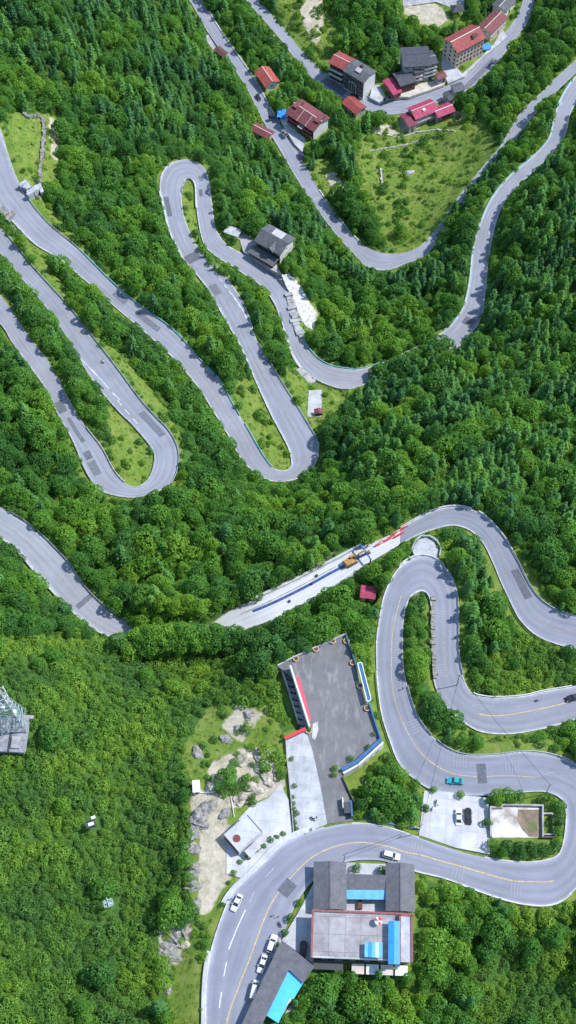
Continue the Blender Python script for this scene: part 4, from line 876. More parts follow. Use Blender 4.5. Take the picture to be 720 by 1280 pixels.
MB().box((-.5, -d * .22, h + 1.1), (1.5, 1.6, .9)).build('roof_dormer', M_WHITE, r0)
house('h10b', 'bright magenta-roofed house, smaller right one of the pair below the road', group=G_V, wall=M_GREYW, roof=M_MAG, rise=1.1, ov=.5, rows=1, cols=3, cap=M_WHITE, dark=M_BROWN)
house('h10c', 'narrow dark magenta-roofed wing at the left of the pair below the road', 'annex', group=G_V, wall=M_GREYW, roof=M_MAGD, rise=1.0, ov=.4, rows=1, cols=1, name='house_annex')
house('h11', 'small grey-roofed shed between the road and the bare plot, right of the magenta roofs', 'shed', group=G_V, wall=M_GREYW, roof=M_SLATE, rise=.7, ov=.4, rows=1, cols=2, name='roadside_shed')
house('h11b', 'little dark slate lean-to beside the bright magenta roof', 'shed', group=G_V, wall=M_GREYW, roof=M_DSLATE, rise=.5, ov=.3, rows=1, cols=1, name='roadside_shed')
r0, w, d, h = house('h12', 'white house with grey slate roof and pale roof terrace, alone among the switchbacks', wall=M_WHITE, roof=M_SLATE, rise=2.2, ov=.7, rows=2, cols=5, dark=M_DARK, wm=M_WHITE)
MB().box((0.6, d * .18, h + 1.75), (w * .42, d * .42, 0.5), rx=0).build('roof_terrace', M_CONCW, r0)
gb = gable_roof(3.4, d * .8, h + .3, 1.3, .3, 'y'); o = gb.build('cross_gable', M_SLATE, r0); o.location = (w * .12, -d * .2, 0)
lt = MB(); lt.box((-w * .06, -d / 2 - 2.6, 3.0), (w * 1.05, 4.6, 0.25), rx=R(7)); lt.build('lean_to_roof', M_SLATE, r0)
lw = MB(); lw.box((-w * .06, -d / 2 - 2.4, 1.2), (w * .98, 4.0, 3.0)); lw.build('lean_to_wall', M_BROWN, r0)
o = house('h13', 'tiny open shelter with a long dark roof on the pull-in beside the uppermost straight road', 'shelter', wall=M_CREAM, roof=M_BROWN, rise=.5, ov=.4, rows=1, cols=2, name='roadside_shelter')
house('h14', 'small hut with a single pinkish red roof standing among trees beside the central hairpin', 'hut', wall=M_WHITE, roof=M_MAG, rise=.35, ov=.3, rows=1, cols=1, name='small_hut')

# the restaurant complex at the bottom: two gabled wings, middle block, flat-roofed hall
house('lg', 'left one of two long grey gabled roofs behind the flat concrete roof terrace', wall=M_GREYW, roof=M_SHINGLE, ridge='y', rise=1.1, ov=.5, rows=1, cols=2, cap=M_SHINGLE, name='gabled_wing', right=2, left=3, group='buildings of the roadside restaurant')
house('rg', 'right one of two long grey gabled roofs behind the flat concrete roof terrace', wall=M_GREYW, roof=M_SHINGLE, ridge='y', rise=1.0, ov=.4, rows=1, cols=2, cap=M_SHINGLE, name='gabled_wing', right=3, left=2, group='buildings of the roadside restaurant')
def px_prism(poly, z0, z1, mb, mi=0, side=None):
    """footprint polygon traced at its top height z1"""
    return mb.prism([tuple(P(x, y, z1)[:2]) for x, y in poly], z0, z1, mi, side)
def rel(mb, root):
    L = Vector(root.location); Ri = Matrix.Rotation(-root.rotation_euler.z, 3, 'Z'); mb.v = [tuple(Ri @ (Vector(v) - L)) for v in mb.v]; return mb
c = P(459, 1112, -2.6)
mid = empty('middle_block', c, 0, 'low block with a light blue sheet strip between the two grey gabled roofs', 'building', 'buildings of the roadside restaurant')
def slope(polypx, zf, thick=0.2):
    """sloping slab from pixel corners with their own heights"""
    top = [P(x, y, z) for (x, y), z in zip(polypx, zf)]; n = len(top); mb = MB()
    vs = [tuple(p) for p in top] + [(p[0], p[1], p[2] - thick) for p in top]
    fs = [tuple(range(n)), tuple(range(2 * n - 1, n - 1, -1))] + [(i, n + i, n + (i + 1) % n, (i + 1) % n) for i in range(n)]
    mb.add(vs, fs)
    import bmesh
    return mb
def fixnormals(o):
    import bmesh
    bm = bmesh.new(); bm.from_mesh(o.data); bmesh.ops.recalc_face_normals(bm, faces=bm.faces); bm.to_mesh(o.data); bm.free(); return o
fixnormals(rel(slope([(432.5,1092),(484.5,1094),(484.5,1112.5),(432.5,1112)], [1.7, 1.7, 1.1, 1.1]), mid).build('roof', M_SHINGLE, mid))
fixnormals(rel(slope([(433,1112),(484.5,1112.5),(484.5,1124.5),(433.5,1124)], [1.0, 1.0, 0.7, 0.7], .1), mid).build('sheet_strip', M_SKYB, mid))
rel(px_prism([(434,1094),(483,1095),(483,1110),(434,1110)], -2.7, .75, MB()), mid).build('wall', M_WHITE, mid)
rel(px_prism([(447,1125),(453,1125),(453,1136),(447,1136)], -2.7, -1.4, MB()), mid).build('planter', M_BROWN, mid)
# hall
r = B['main']; hall = empty('flat_roofed_hall', (r.c[0], r.c[1], r.z0), r.rz, 'large hall with a cracked pale concrete roof terrace edged in maroon', 'building', 'buildings of the roadside restaurant')
w, d, h = r.w, r.d, r.h
# roof slab material with expansion joints
def terrace_mat():
    m = mat('roof_terrace_screed', (0.35, 0.335, 0.345), 0.9, 0.2, (0.35, 0.22), ); nt = m.node_tree; b = nt.nodes['Principled BSDF']; src = b.inputs['Base Color'].links[0].from_socket
    tc = nt.nodes.new('ShaderNodeTexCoord'); br = nt.nodes.new('ShaderNodeTexBrick'); br.offset = 0.0; br.inputs['Scale'].default_value = 1; br.inputs['Brick Width'].default_value = 4.3; br.inputs['Row Height'].default_value = 4.6
    br.inputs['Mortar Size'].default_value = 0.05; br.inputs['Color1'].default_value = (1, 1, 1, 1); br.inputs['Color2'].default_value = (.84, .84, .85, 1); br.inputs['Mortar'].default_value = (.45, .43, .43, 1)
    nt.links.new(tc.outputs['Object'], br.inputs['Vector']); mx = nt.nodes.new('ShaderNodeMix'); mx.data_type = 'RGBA'; mx.blend_type = 'MULTIPLY'; mx.inputs['Factor'].default_value = 1
    nt.links.new(src, mx.inputs['A']); nt.links.new(br.outputs['Color'], mx.inputs['B']); nt.links.new(mx.outputs['Result'], b.inputs['Base Color']); return m
MB().box((0, 0, h / 2 - 1.2), (w - 1.0, d - 1.4, h + 1.6)).build('wall', M_GREYW, hall)
rf = MB().box((0, 0, h - 0.25), (w, d, 0.5)).build('roof', terrace_mat(), hall)
pb = MB(); t = 0.55
for s in (-1, 1): pb.box((s * (w / 2 - t / 2), 0, h + 0.25), (t, d, 0.5))
pb.box((0, d / 2 - t / 2, h + 0.25), (w - 2 * t, t, 0.5)); pb.build('parapet', M_MAROON, hall)
MB().box((0, -d / 2 + .2, h + 0.15), (w - 2 * t, .4, 0.3)).build('edge_beam', M_CONC, hall)
MB().box((0, d / 2 - 1.0, h + .06), (w - 2 * t, 0.25, 0.12)).build('gutter', M_CONCG, rf)
MB().box((-w * .32, -d / 2 - 1.2, 3.6), (w * .3, 2.2, 0.25)).build('lower_terrace', M_DARK, hall)
for i in range(4): MB().box((-w * .02 + i * w * .145, -d / 2 - 1.6, 2.6), (w * .125, 2.6, 0.12), rx=R(8)).build('awning', M_WHITE if i % 2 else M_CREAM, hall)
for j in range(7): add_window(hall, -w / 2 + w * (j + .5) / 7, -d / 2 + .66, h - 2.3, 0, 1.8, 1.6, M_BROWN)
for j in range(7): add_window(hall, -w / 2 + w * (j + .5) / 7, -d / 2 + .66, h - 5.3, 0, 1.8, 1.6, M_BROWN)
zt = r.z0 + h
# things on the terrace
def on_roof(px, py, z): return P(px, py, z)
wgt = P(507, 1174, zt + .3); ln = empty('rooftop_side_bay', wgt, r.rz, 'narrow pale roof bay edged in maroon along the right side of the hall terrace', 'roof bay')
MB().box((0, 0, .45), (3.2, 12.2, .9)).build('deck', M_CONC, ln)
e = MB(); 
for s in (-1, 1): e.box((s * 1.6, 0, 1.0), (.55, 12.2, .4))
e.box((0, 6.1, 1.0), (3.7, .6, .4)); e.build('edging', M_MAROON, ln)
bs = empty('blue_roofed_shed', P(492, 1180, zt), r.rz, 'long narrow shed with a bright blue roof standing upright on the hall terrace', 'shed')
MB().box((0, 0, 1.0), (2.7, 10.6, 2.0)).build('wall', M_WHITE, bs); g = gable_roof(2.9, 10.9, 2.15, .25, .12, 'y', .1).build('roof', M_BLUE, bs)
bt = empty('light_blue_canopy', P(466.5, 1189, zt), r.rz, 'square canopy of light blue striped sheets at the front edge of the hall terrace', 'canopy')
for i in range(5): MB().box((-1.9 + i * .95, 0, 1.9 + .06 * (i % 2)), (.93, 3.9, .08)).build('roof_sheet', (M_SKYB, M_BLUE)[i % 2] if i != 3 else mat('pale_blue_sheet', (.45, .72, .85), .5, .3), bt)
for sx in (-1, 1):
    for sy in (-1, 1): MB().box((sx * 2.2, sy * 1.8, .92), (.1, .1, 1.84)).build('post', M_STEEL, bt)
pa = empty('parasol', P(472.5, 1153, zt), 0, 'red and white parasol standing alone on the hall terrace', 'parasol')
for k in range(8):
    a0, a1 = k * math.pi / 4, (k + 1) * math.pi / 4; cv = MB(); cv.add([(0, 0, 2.4), (1.15 * math.cos(a0), 1.15 * math.sin(a0), 1.9), (1.15 * math.cos(a1), 1.15 * math.sin(a1), 1.9), (0, 0, 2.35), (1.15 * math.cos(a0), 1.15 * math.sin(a0), 1.85), (1.15 * math.cos(a1), 1.15 * math.sin(a1), 1.85)], [(0, 1, 2), (5, 4, 3), (1, 4, 5, 2)])
    cv.build('canopy_panel', M_RED if k in (0, 1, 3, 6) else M_WHITE, pa)
MB().tube([(0, 0, 0), (0, 0, 2.4)], .04).build('pole', M_STEEL, pa); MB().tube([(0, 0, 0), (0, 0, .12)], .35, 10).build('base', M_CONCG, pa)

# shingle-roofed row at the lower edge with its bright blue sheet roof
sh = empty('shingle_roofed_building', P(345, 1240, -2.5), 0, 'long dark grey shingle roof slanting along the lowest road beneath the parked cars', 'building')
zr = 3.6
pl = [(352,1175),(393,1208),(379,1229),(361,1212),(326,1284),(316,1306),(290,1306)]
rel(px_prism(pl, zr - .25, zr, MB()), sh).build('roof', M_SHINGLE, sh)
rel(px_prism([(353,1181),(389,1209),(378,1223),(360,1208),(325,1278),(316,1300),(296,1300)], -3.5, zr - .26, MB()), sh).build('wall', M_GREYW, sh)
bl = empty('blue_roofed_annex', P(355, 1245, -3), 0, 'annex covered by a vivid sky blue sheet roof at the bottom edge below the hall', 'annex')
bp = [(361,1212.5),(379,1229),(367,1249),(363,1247),(348,1279),(331,1268)]
rel(px_prism(bp, 2.7, 2.85, MB()), bl).build('roof', mat('vivid_blue_sheet', (0.08, 0.50, 0.85), .5, .4, (.5, .1)), bl)
rel(px_prism([(361,1216),(376,1229),(365,1247),(347,1275),(334,1266)], -3.5, 2.69, MB()), bl).build('wall', M_WHITE, bl)
yb = empty('back_yard_slab', P(352, 1278, -2.5), 0, 'grey concrete back terrace strip below the vivid blue roof', 'terrace')
rel(px_prism([(366,1252),(372,1256),(352,1292),(330,1300),(331,1271),(347,1281)], -5, -1.4, MB()), yb).build('slab', M_CONCG, yb)

# small flat-roofed building on the white terrace
r = B['small']; sm = empty('small_flat_roofed_house', (r.c[0], r.c[1], r.z0), r.rz, 'small white flat-roofed house with a brown roof stain, below the pale rocks', 'house')
MB().box((0, 0, 1.0), (r.w - .1, r.d - .1, 3.9)).build('wall', M_WHITE, sm); rf = MB().box((0, 0, 3.05), (r.w, r.d, .2)).build('roof', M_CONCW, sm)
pb = MB()
for s in (-1, 1): pb.box((0, s * (r.d / 2 - .1), 3.32), (r.w, .2, .34)); pb.box((s * (r.w / 2 - .1), 0, 3.32), (.2, r.d - .4, .34))
pb.build('parapet', M_CONC, sm)
MB().tube([(-r.w * .27, r.d * .02, 3.16), (-r.w * .27, r.d * .02, 3.18)], [1.15, 1.15], 12).build('roof_stain', M_RTILED, rf)
MB().box((-r.w / 2 - .05, 0, 1.3), (.12, r.d * .9, 2.4)).build('shaded_side_panel', M_BROWN, sm)  # dark panel added to put the left wall's shade into colour
pc = empty('white_porch', P(316, 1064, -1.4), r.rz, 'little white-roofed porch in front of the small flat-roofed house on the terrace', 'porch')
MB().box((0, 0, 2.1), (4.2, 2.3, .2)).build('roof', M_CONCW, pc)
for s in (-1, 1):
    for t_ in (-1, 1): MB().box((s * 1.9, t_ * 1.0, 1.0), (.2, .2, 2.0)).build('post', M_BROWN, pc)
MB().box((0, .9, 1.0), (3.6, .1, 1.9)).build('back_panel', M_DARK, pc)
wb = empty('white_hut', hit(246, 986), R(4), 'little white box hut at the edge of the wood above the rocks', 'hut')
MB().box((0, 0, 1.1), (1.9, 3.2, 2.6)).build('wall', M_WHITE, wb); MB().box((0, 0, 2.5), (2.2, 3.6, .2)).build('roof', M_WHITE, wb); MB().box((.0, -1.62, 1.0), (.8, .1, 1.7)).build('door', M_DARK, wb)

# walls of the compound, car-park railings
def wall_px(pts, zs, h, w, m, name, label, cat='wall', group=None, down=1.0, zbase=True):
    """free-standing wall through pixels traced at the wall's foot"""
    mb = MB(); W = [P(x, y, z) for (x, y), z in zip(pts, zs if isinstance(zs, (list, tuple)) else [zs] * len(pts))]
    for i in range(len(W) - 1):
        a, b = W[i], W[i + 1]; d = (b - a)[:2]; L = np.linalg.norm(d); n = np.array([-d[1], d[0]]) / L * w / 2; e = d / L * (w / 2 if i < len(W) - 2 else 0)
        vs = [];
        for p, q in ((a, -e * 0), (b, e)):
            for s in (1, -1):
                xy = p[:2] + n * s + q; vs += [(xy[0], xy[1], p[2] - down), (xy[0], xy[1], p[2] + h + 0.003 * i)]
        mb.add(vs, [(0, 1, 3, 2), (4, 6, 7, 5), (0, 4, 5, 1), (2, 3, 7, 6), (1, 5, 7, 3), (0, 2, 6, 4)])
    return tag(fixnormals(mb.build(name, m)), label, cat, group)
wall_px([(613,1047),(613,1010),(627,1010),(628,1007),(678,1008),(678,1047)], -4.4, 1.2, .45, M_CONCG, 'compound_wall', 'grey wall enclosing the stained yard between the round hedges')
wall_px([(678,1018),(690,1018),(692,1044),(678,1044)], -4.4, 1.2, .4, M_CONCG, 'compound_wall', 'small extra walled bay joined to the right end of the stained yard')
wall_px([(676,1047),(692,1047)], -4.3, .9, .5, M_DARK, 'low_wall', 'short dark wall at the lower right corner of the stained yard')
wall_px([(357,922),(359,950),(364,1000),(367,1044)], -2.65, .9, .3, M_CONCG, 'boundary_wall', 'thin grey wall down the left side of the paved walkway')
wall_px([(347,833),(366,823),(385,814),(405,806),(431,794)], -2.7, 1.0, .35, M_CONC, 'balustrade', 'pale zigzag balustrade along the top edge of the grey car park', 'balustrade', down=6)
wall_px([(432,794),(436,806),(444,829),(447,850)], -2.7, 1.3, .45, M_TEAL, 'blue_fence', 'dark teal fence along the upper right side of the grey car park', 'fence', down=5)
wall_px([(461,880),(468,902),(476,926)], -2.7, 1.3, .45, M_DBLUE, 'blue_fence', 'blue fence along the lower right side of the grey car park', 'fence', down=5)
wall_px([(428,972),(436,990),(446,1010)], -2.9, 1.0, .25, M_DARK, 'boundary_wall', 'dark railing wall right of the car park entrance', down=1.5)
wall_px([(457,978),(466,1000),(480,1012)], -4.2, .6, .3, M_CONC, 'boundary_wall', 'low pale wall behind the car park gate beside the round tree')
wall_px([(447,1021),(470,1028),(520,1036)], -3.2, .8, .25, M_DBLUE, 'blue_fence', 'low blue fence along the road between the kiosk and the white plaza', 'fence')
wall_px([(480,1024),(525,1036)], -3.6, .7, .3, M_CONC, 'boundary_wall', 'pale wall at the foot of the wood left of the white plaza')
gt = empty('gate_wall', P(452, 948, -3), 0, 'white angled wall with a blue coping at the lower right of the car park', 'wall')
ga, gb_, gc = P(427, 964, -2.7), P(445, 954, -2.7), P(476, 926, -2.7)
for a, b in ((ga, gb_), (gb_, gc)):
    L = Vector(gt.location); mb = MB(); d2 = (b - a); d2[2] = 0; n = np.array([d2[1], -d2[0], 0]) / np.linalg.norm(d2)
    aa, bb = a + n * .95, b + n * .95
    mb.bar(aa - np.array(L) + np.array([0, 0, -1.9]), bb - np.array(L) + np.array([0, 0, -1.9]), .5, 5.6); mb.build('wall_face', M_WHITE, gt)
    mb = MB().bar(a - np.array(L) + np.array([0, 0, 1.1]), b - np.array(L) + np.array([0, 0, 1.1]), .95, .5); mb.build('coping', M_DBLUE, gt)
for t_ in (.25, .5, .75):
    p = gb_ + (gc - gb_) * t_; d2 = gc - gb_; n = np.array([d2[1], -d2[0], 0]) / np.linalg.norm(d2[:2]); q_ = p + n * 1.22 - np.array(gt.location); MB().box((q_[0], q_[1], -2.2), (1.2, .1, .7), math.atan2(d2[1], d2[0])).build('vent', M_DARK, gt)
# awning stall on the left of the car park
st = empty('market_stall', P(378, 870, -2.7), 0, 'narrow stall with a long pinkish red awning left of the grey car park', 'stall')
rel(px_prism([(370,846),(374,845),(389,899),(385,902)], -.35, -.2, MB()), st).build('awning', M_PINK, st)
rel(px_prism([(362,832),(364,831.4),(388,907),(386,908)], -2.8, .2, MB()), st).build('back_wall', M_WHITE, st)
for f in np.linspace(0, 1, 6): p = np.array([373 + 15 * f, 847 + 52 * f]); q_ = P(*p, -.3) - np.array(st.location); MB().box((q_[0], q_[1], 1.15), (.12, .12, 2.3)).build('post', M_STEEL, st)
pt_ = empty('sunken_stairway', P(368, 870, -5), 0, 'dark sunken stairway between the stall and the wooded slope', 'stairway')
for i in range(10):
    f = i / 9; a = P(357 + 23 * f, 838 + 74 * f, -5.5 + i * .25) - np.array(pt_.location); MB().box(tuple(a), (2.4, 1.3, .3), R(-17)).build('step', M_STONE, pt_)
wall_px([(352,838),(362,868),(373,905)], -5, 1.4, .35, M_CONCG, 'retaining_wall', 'grey retaining wall on the outer side of the sunken stairway')
rb = empty('red_gate_beam', P(369, 917, -2.6), 0, 'red lintel across the top end of the paved walkway', 'gate')
L = np.array(rb.location); MB().bar(P(356, 923, -.6) - L, P(382, 911, -.6) - L, .9, .5).build('lintel', M_RED, rb)
for c_ in ((357, 923), (381, 912)): q_ = P(*c_, -.8) - L; MB().box((q_[0], q_[1], 1.0), (.4, .4, 2.0)).build('post', M_CONC, rb)
fr = empty('white_frame_shelter', P(455, 855, -2.7), 0, 'long white-framed blue canopy on the right edge of the grey car park', 'canopy')
rel(px_prism([(448,829),(452,828),(464,874),(460,877)], -.5, -.35, MB()), fr).build('roof', M_DBLUE, fr)
L = np.array(fr.location); e = MB()
for a, b in (((447,829),(452,828)), ((452,828),(464,875)), ((464,875),(459,877)), ((459,877),(447,829))): e.bar(P(*a, -.3) - L, P(*b, -.3) - L, .25, .3)
e.build('rim', M_WHITE, fr)
for c_ in ((448,831),(452,830),(454,852),(463,873),(459,875)): q_ = P(*c_, -.5) - L; MB().box((q_[0], q_[1], 1.1), (.15, .15, 2.2)).build('post', M_WHITE, fr)
kb = empty('entrance_kiosk', P(435, 1012, -2.7), R(3), 'small kiosk with a blue side panel at the mouth of the car park', 'kiosk')
MB().box((-.3, 0, 1.1), (1.8, 3.2, 2.2)).build('wall', M_DARK, kb); MB().box((.9, -.3, 1.2), (.5, 4.6, 2.4)).build('side_panel', M_DBLUE, kb); MB().box((-1.4, 1.6, 1.0), (.3, 3.0, 2.0)).build('door', M_WHITE, kb)
px_prism([(391,905),(397,902),(398,912),(394,925),(390,922)], -2.7, -2.66, (sp_ := MB())); tag(sp_.build('cement_stain', mat('cement_spill', (.5, .5, .5), .9, .2, (.8, .2))), kind='structure')
# planters along the car park
def planter(px, py, label, kind=0):
    o = empty('planter', P(px, py, -2.7), random.uniform(0, 6), label, 'planter', 'round planters round the car park')
    MB().tube([(0, 0, 0), (0, 0, .7)], [.75, .95], 12).build('tub', mat('sandy_tub', (.55, .42, .22), .9, .2, (2, .2)), o); MB().tube([(0, 0, .62), (0, 0, .72)], [.7, .7], 10).build('soil', M_BROWN, o); return o
PLANT = [((370,824), 'round sandy planter nearest the left end of the balustrade'), ((395,812), 'round sandy planter second along the balustrade from the left'), ((416,802), 'round sandy planter near the top corner of the car park'), ((433,802), 'round sandy planter in the top corner by the teal fence'),
 ((441,829), 'round sandy planter on the teal fence just above the white frame canopy'), ((450,858), 'round sandy planter beside the middle of the white frame canopy'), ((459,886), 'round planter with a dark shrub below the white frame canopy'), ((386,914), 'round planter at the right post of the red lintel')]
for p, l in PLANT: planter(*p, l)

# telecom tower on its slab roof at the left border
tb = empty('tower_base_building', hit(10, 922), R(-3), 'low grey slab-roofed building under the lattice tower at the left border', 'building')
tbz = tb.location.z; 
MB().box((-2, 0, 0.8), (15, 9.5, 3.6)).build('wall', M_GREYW, tb); MB().box((-2, 0, 2.7), (15.8, 10.3, .25)).build('roof', mat('mossy_screed', (.27, .27, .30), .9, .2, (.8, .35)), tb)
MB().box((3.9, 5.6, 2.0), (6, 1.0, .4)).build('ledge', M_CONCG, tb)
for x in (-4, 1.5): MB().box((x, -.5, 3.1), (.25, 9.2, .6)).build('roof_wall', M_DARK, tb)
MB().box((3.2, -2.5, 3.2), (2.4, 3.4, .7)).build('roof_hatch', M_CONCG, tb)
M_TOWER = mat('pale_tower_steel', (.27, .34, .35), .5, .4, (1, .15))
tw = empty('lattice_tower', tuple(P(17, 903, tbz + 2.8)), R(8), 'pale grey steel lattice telecom tower leaning out of the left picture border', 'telecom tower')
TH = 24; hw = lambda z: 2.9 * (1 - z / TH) ** 1.15 + .55
lv = [0, 3.4, 6.6, 9.6, 12.4, 15, 17.4, 19.6, 21.8, 24]
for sx, sy in ((-1, -1), (1, -1), (1, 1), (-1, 1)): MB().tube([(sx * hw(z), sy * hw(z), z) for z in lv], .2, 5).build('leg', M_TOWER, tw)
for i in range(len(lv) - 1):
    a, b = lv[i], lv[i + 1]; m_ = MB(); cs = [(-1, -1), (1, -1), (1, 1), (-1, 1)]
    for k in range(4):
        p, q_ = cs[k], cs[(k + 1) % 4]; A1 = (p[0] * hw(a), p[1] * hw(a), a); B1 = (q_[0] * hw(a), q_[1] * hw(a), a); A2 = (p[0] * hw(b), p[1] * hw(b), b); B2 = (q_[0] * hw(b), q_[1] * hw(b), b)
        m_.tube([A1, B2], .12, 4); m_.tube([B1, A2], .12, 4); m_.tube([A2, B2], .12, 4)
    m_.build('bracing', M_TOWER, tw)
for z in (14.5, 19, 22.5):
    pf = MB().tube([(1.9 * math.cos(a), 1.9 * math.sin(a), z) for a in np.linspace(0, 2 * math.pi, 13)], .07, 4)
    for a in np.linspace(0, 2 * math.pi, 9)[:-1]: pf.box((1.9 * math.cos(a), 1.9 * math.sin(a), z + .7), (.3, .22, 2.0), a)
    pf.build('antenna_ring', M_WHITE, tw)
for z, a in ((11, -.6), (17, -1.8)): MB().tube([(hw(z) * math.cos(a), hw(z) * math.sin(a), z), ((hw(z) + .8) * math.cos(a), (hw(z) + .8) * math.sin(a), z)], [.9, .8], 12).build('dish', M_WHITE, tw)
# small installations in the scrub
def box_pole(px, py, label, big):
    g = hit(px, py + 6); o = empty('equipment_pole', g + np.array([0, 0, 1.0]), R(20), label, 'equipment pole')
    if big: 
        MB().box((0, 0, 3.3), (2.8, 1.8, 1.2)).build('cabinet', M_DARK, o); MB().box((0.1, -.1, 4.0), (1.6, .9, .2)).build('cabinet_lid', M_WHITE, o); MB().box((1.3, .6, 2.8), (.25, .25, 6.5)).build('mast', M_STEEL, o); MB().box((1.3, .8, 6.1), (1.2, .8, .3)).build('cap', M_WHITE, o)
    else:
        MB().tube([(0, 0, -1), (0, 0, 6.5)], .14, 6).build('mast', M_STEEL, o)
        f = MB()
        for a, b in (((-1.2,-.9,5.6),(1.2,-.9,5.6)), ((-1.2,.9,5.6),(1.2,.9,5.6)), ((-1.2,-.9,5.6),(-1.2,.9,5.6)), ((1.2,-.9,5.6),(1.2,.9,5.6)), ((-1.2,-.9,5.6),(1.2,.9,5.6)), ((0,-1.4,6.2),(0,1.4,6.2))): f.bar(a, b, .22)
        f.box((-.6, .3, 5.8), (.9, .6, .3)); f.box((.6, -.4, 5.9), (.8, .6, .4)); f.build('bracket_frame', mat('pale_teal', (.36, .48, .47), .5, .4), o)
box_pole(116, 1030, 'small dark equipment cabinet with a white cap on a mast, standing in the scrub', True)
box_pole(139, 1130, 'pale teal bracket frame on a thin mast in the scrub at lower left', False)
# power poles and cables
def pole(px, py, z, label, hgt=8.5):
    o = empty('utility_pole', P(px, py, z), R(30), label, 'utility pole', 'thin utility poles beside the roads'); MB().tube([(0, 0, -.6), (0, 0, hgt)], [.15, .1], 6).build('shaft', M_KERBD, o); MB().box((0, 0, hgt - .4), (1.6, .12, .12)).build('crossarm', M_DARK, o); return P(px, py, z) + np.array([0, 0, hgt - .3])
pts = [pole(571, 856, -14.4, 'utility pole on the outer edge of the central hairpin beside the conifers'), pole(523, 1042, -3.1, 'utility pole at the lower left corner of the white plaza'), pole(430, 1077, -1.8, 'utility pole at the gap between the left gabled wing and the road'),
       pole(682, 992, -5.5, 'utility pole beside the round hedge at the top right corner of the stained yard')]
def cable(a, b, label, sag=1.2):
    p = [a + (b - a) * t + np.array([0, 0, -4 * sag * t * (1 - t)]) for t in np.linspace(0, 1, 13)]; tag(MB().tube(p, .045, 4).build('power_cable', M_BLACK), label, 'cable', 'thin black cables strung over the lower road')
cable(pts[0], pts[1], 'thin cable strung from the central hairpin to the white plaza'); cable(pts[1], pts[2], 'thin cable crossing the lowest road towards the gabled wing'); cable(pts[3], pts[0], 'thin cable strung from the round hedges to the central hairpin')
# masonry
def stone_strip(pts, label, h=1.6, w=1.1, n=26, m=M_STONE, grp='rough stone retaining walls'):
    W = [hit(*p) for p in pts]; L = [0]
    for i in range(1, len(W)): L.append(L[-1] + np.linalg.norm((W[i] - W[i - 1])[:2]))
    mb = MB()
    for i in range(n):
        s = L[-1] * (i + .5) / n; p = np.array([np.interp(s, L, [q[k] for q in W]) for k in range(3)]); d = np.array([np.interp(min(s + .5, L[-1]), L, [q[k] for q in W]) - np.interp(max(s - .5, 0), L, [q[k] for q in W]) for k in range(2)])
        g = float(tz(p[0], p[1])); hh = h * random.uniform(.75, 1.2) * (1.3 if i % 4 == 0 else 1); mb.box((p[0] + random.uniform(-.15, .15), p[1] + random.uniform(-.15, .15), g + hh / 2 - .6), (L[-1] / n * 1.02, w * random.uniform(.8, 1.25) * (1.5 if i % 4 == 0 else 1), hh + 1.2), math.atan2(d[1], d[0]) + random.uniform(-.1, .1))
    return tag(mb.build('stone_wall', m), label, 'stone wall', grp)
stone_strip([(30,143),(36,148),(42,148),(50,146),(55,152),(56,170),(54,190),(51,210),(50,235)], 'long jagged stone wall stepping down the middle of the grass terrace at upper left', 1.6, 1.2, 34)
stone_strip([(29,233),(37,240),(41,247),(46,240),(55,244)], 'thick stone buttress wall at the foot of the grass terrace, above the turquoise-railed road', 2.6, 2.8, 9, mat('pale_stone', (.40, .42, .46), .9, .2, (1.0, .35), bump=(1.5, .5)))
stone_strip([(0,266),(8,272),(16,276)], 'dark stone block wall wedged between two roads at the left border', 2.0, 3.4, 5)
stone_strip([(541,748),(540,780),(541,815),(544,850)], 'dark grey stone wall inside the central hairpin', 1.2, 1.0, 22)
stone_strip([(360,368),(366,390),(372,412),(378,424)], 'grey stone facing between the road and the white gravel bank', 1.2, 2.6, 14, M_CONCG)
stone_strip([(373,462),(382,472),(390,480)], 'grey stone facing under the bend above the concrete slab', 1.0, 3.0, 7, M_CONCG)
stone_strip([(476,212),(478,240)], 'thin pale stone wall crossing the top of the big meadow', .8, .6, 10, M_CONC)
stone_strip([(472,168),(495,172),(520,166),(545,163),(570,165)], 'thin pale terrace edge curving below the magenta-roofed houses', .5, .5, 16, M_CONC)
stone_strip([(462,190),(480,186),(505,182),(530,176)], 'second thin pale terrace edge at the top of the big meadow', .4, .45, 14, M_CONCG)
def boulder(px, py, s, label, m=M_ROCK, grp='rocks and boulders on the open slope', fl=(1, 1, .6)):
    g = hit(px, py); me = bpy.data.meshes.new('boulder'); import bmesh
    bm = bmesh.new(); bmesh.ops.create_icosphere(bm, subdivisions=3, radius=1); sd_ = random.uniform(0, 99)
    for v in bm.verts:
        p = v.co.copy(); k = 1 + .32 * math.sin(3.1 * p.x + sd_) * math.cos(2.7 * p.y + sd_ * 2) + .18 * math.sin(7.3 * p.z + 5 * p.x + sd_) + .08 * math.sin(15 * p.y + 9 * p.x + sd_); v.co = Vector((p.x * fl[0], p.y * fl[1], p.z * fl[2])) * k * s
    bm.to_mesh(me); bm.free(); me.materials.append(m); o = bpy.data.objects.new('boulder', me); COL.objects.link(o); o.scale = (.72, .72, .72) if s > 1.5 else (1, 1, 1); o.location = (g[0], g[1], g[2] + s * .1); o.rotation_euler = (0, 0, random.uniform(0, 6)); return tag(o, label, 'boulder', grp)
BL = 0
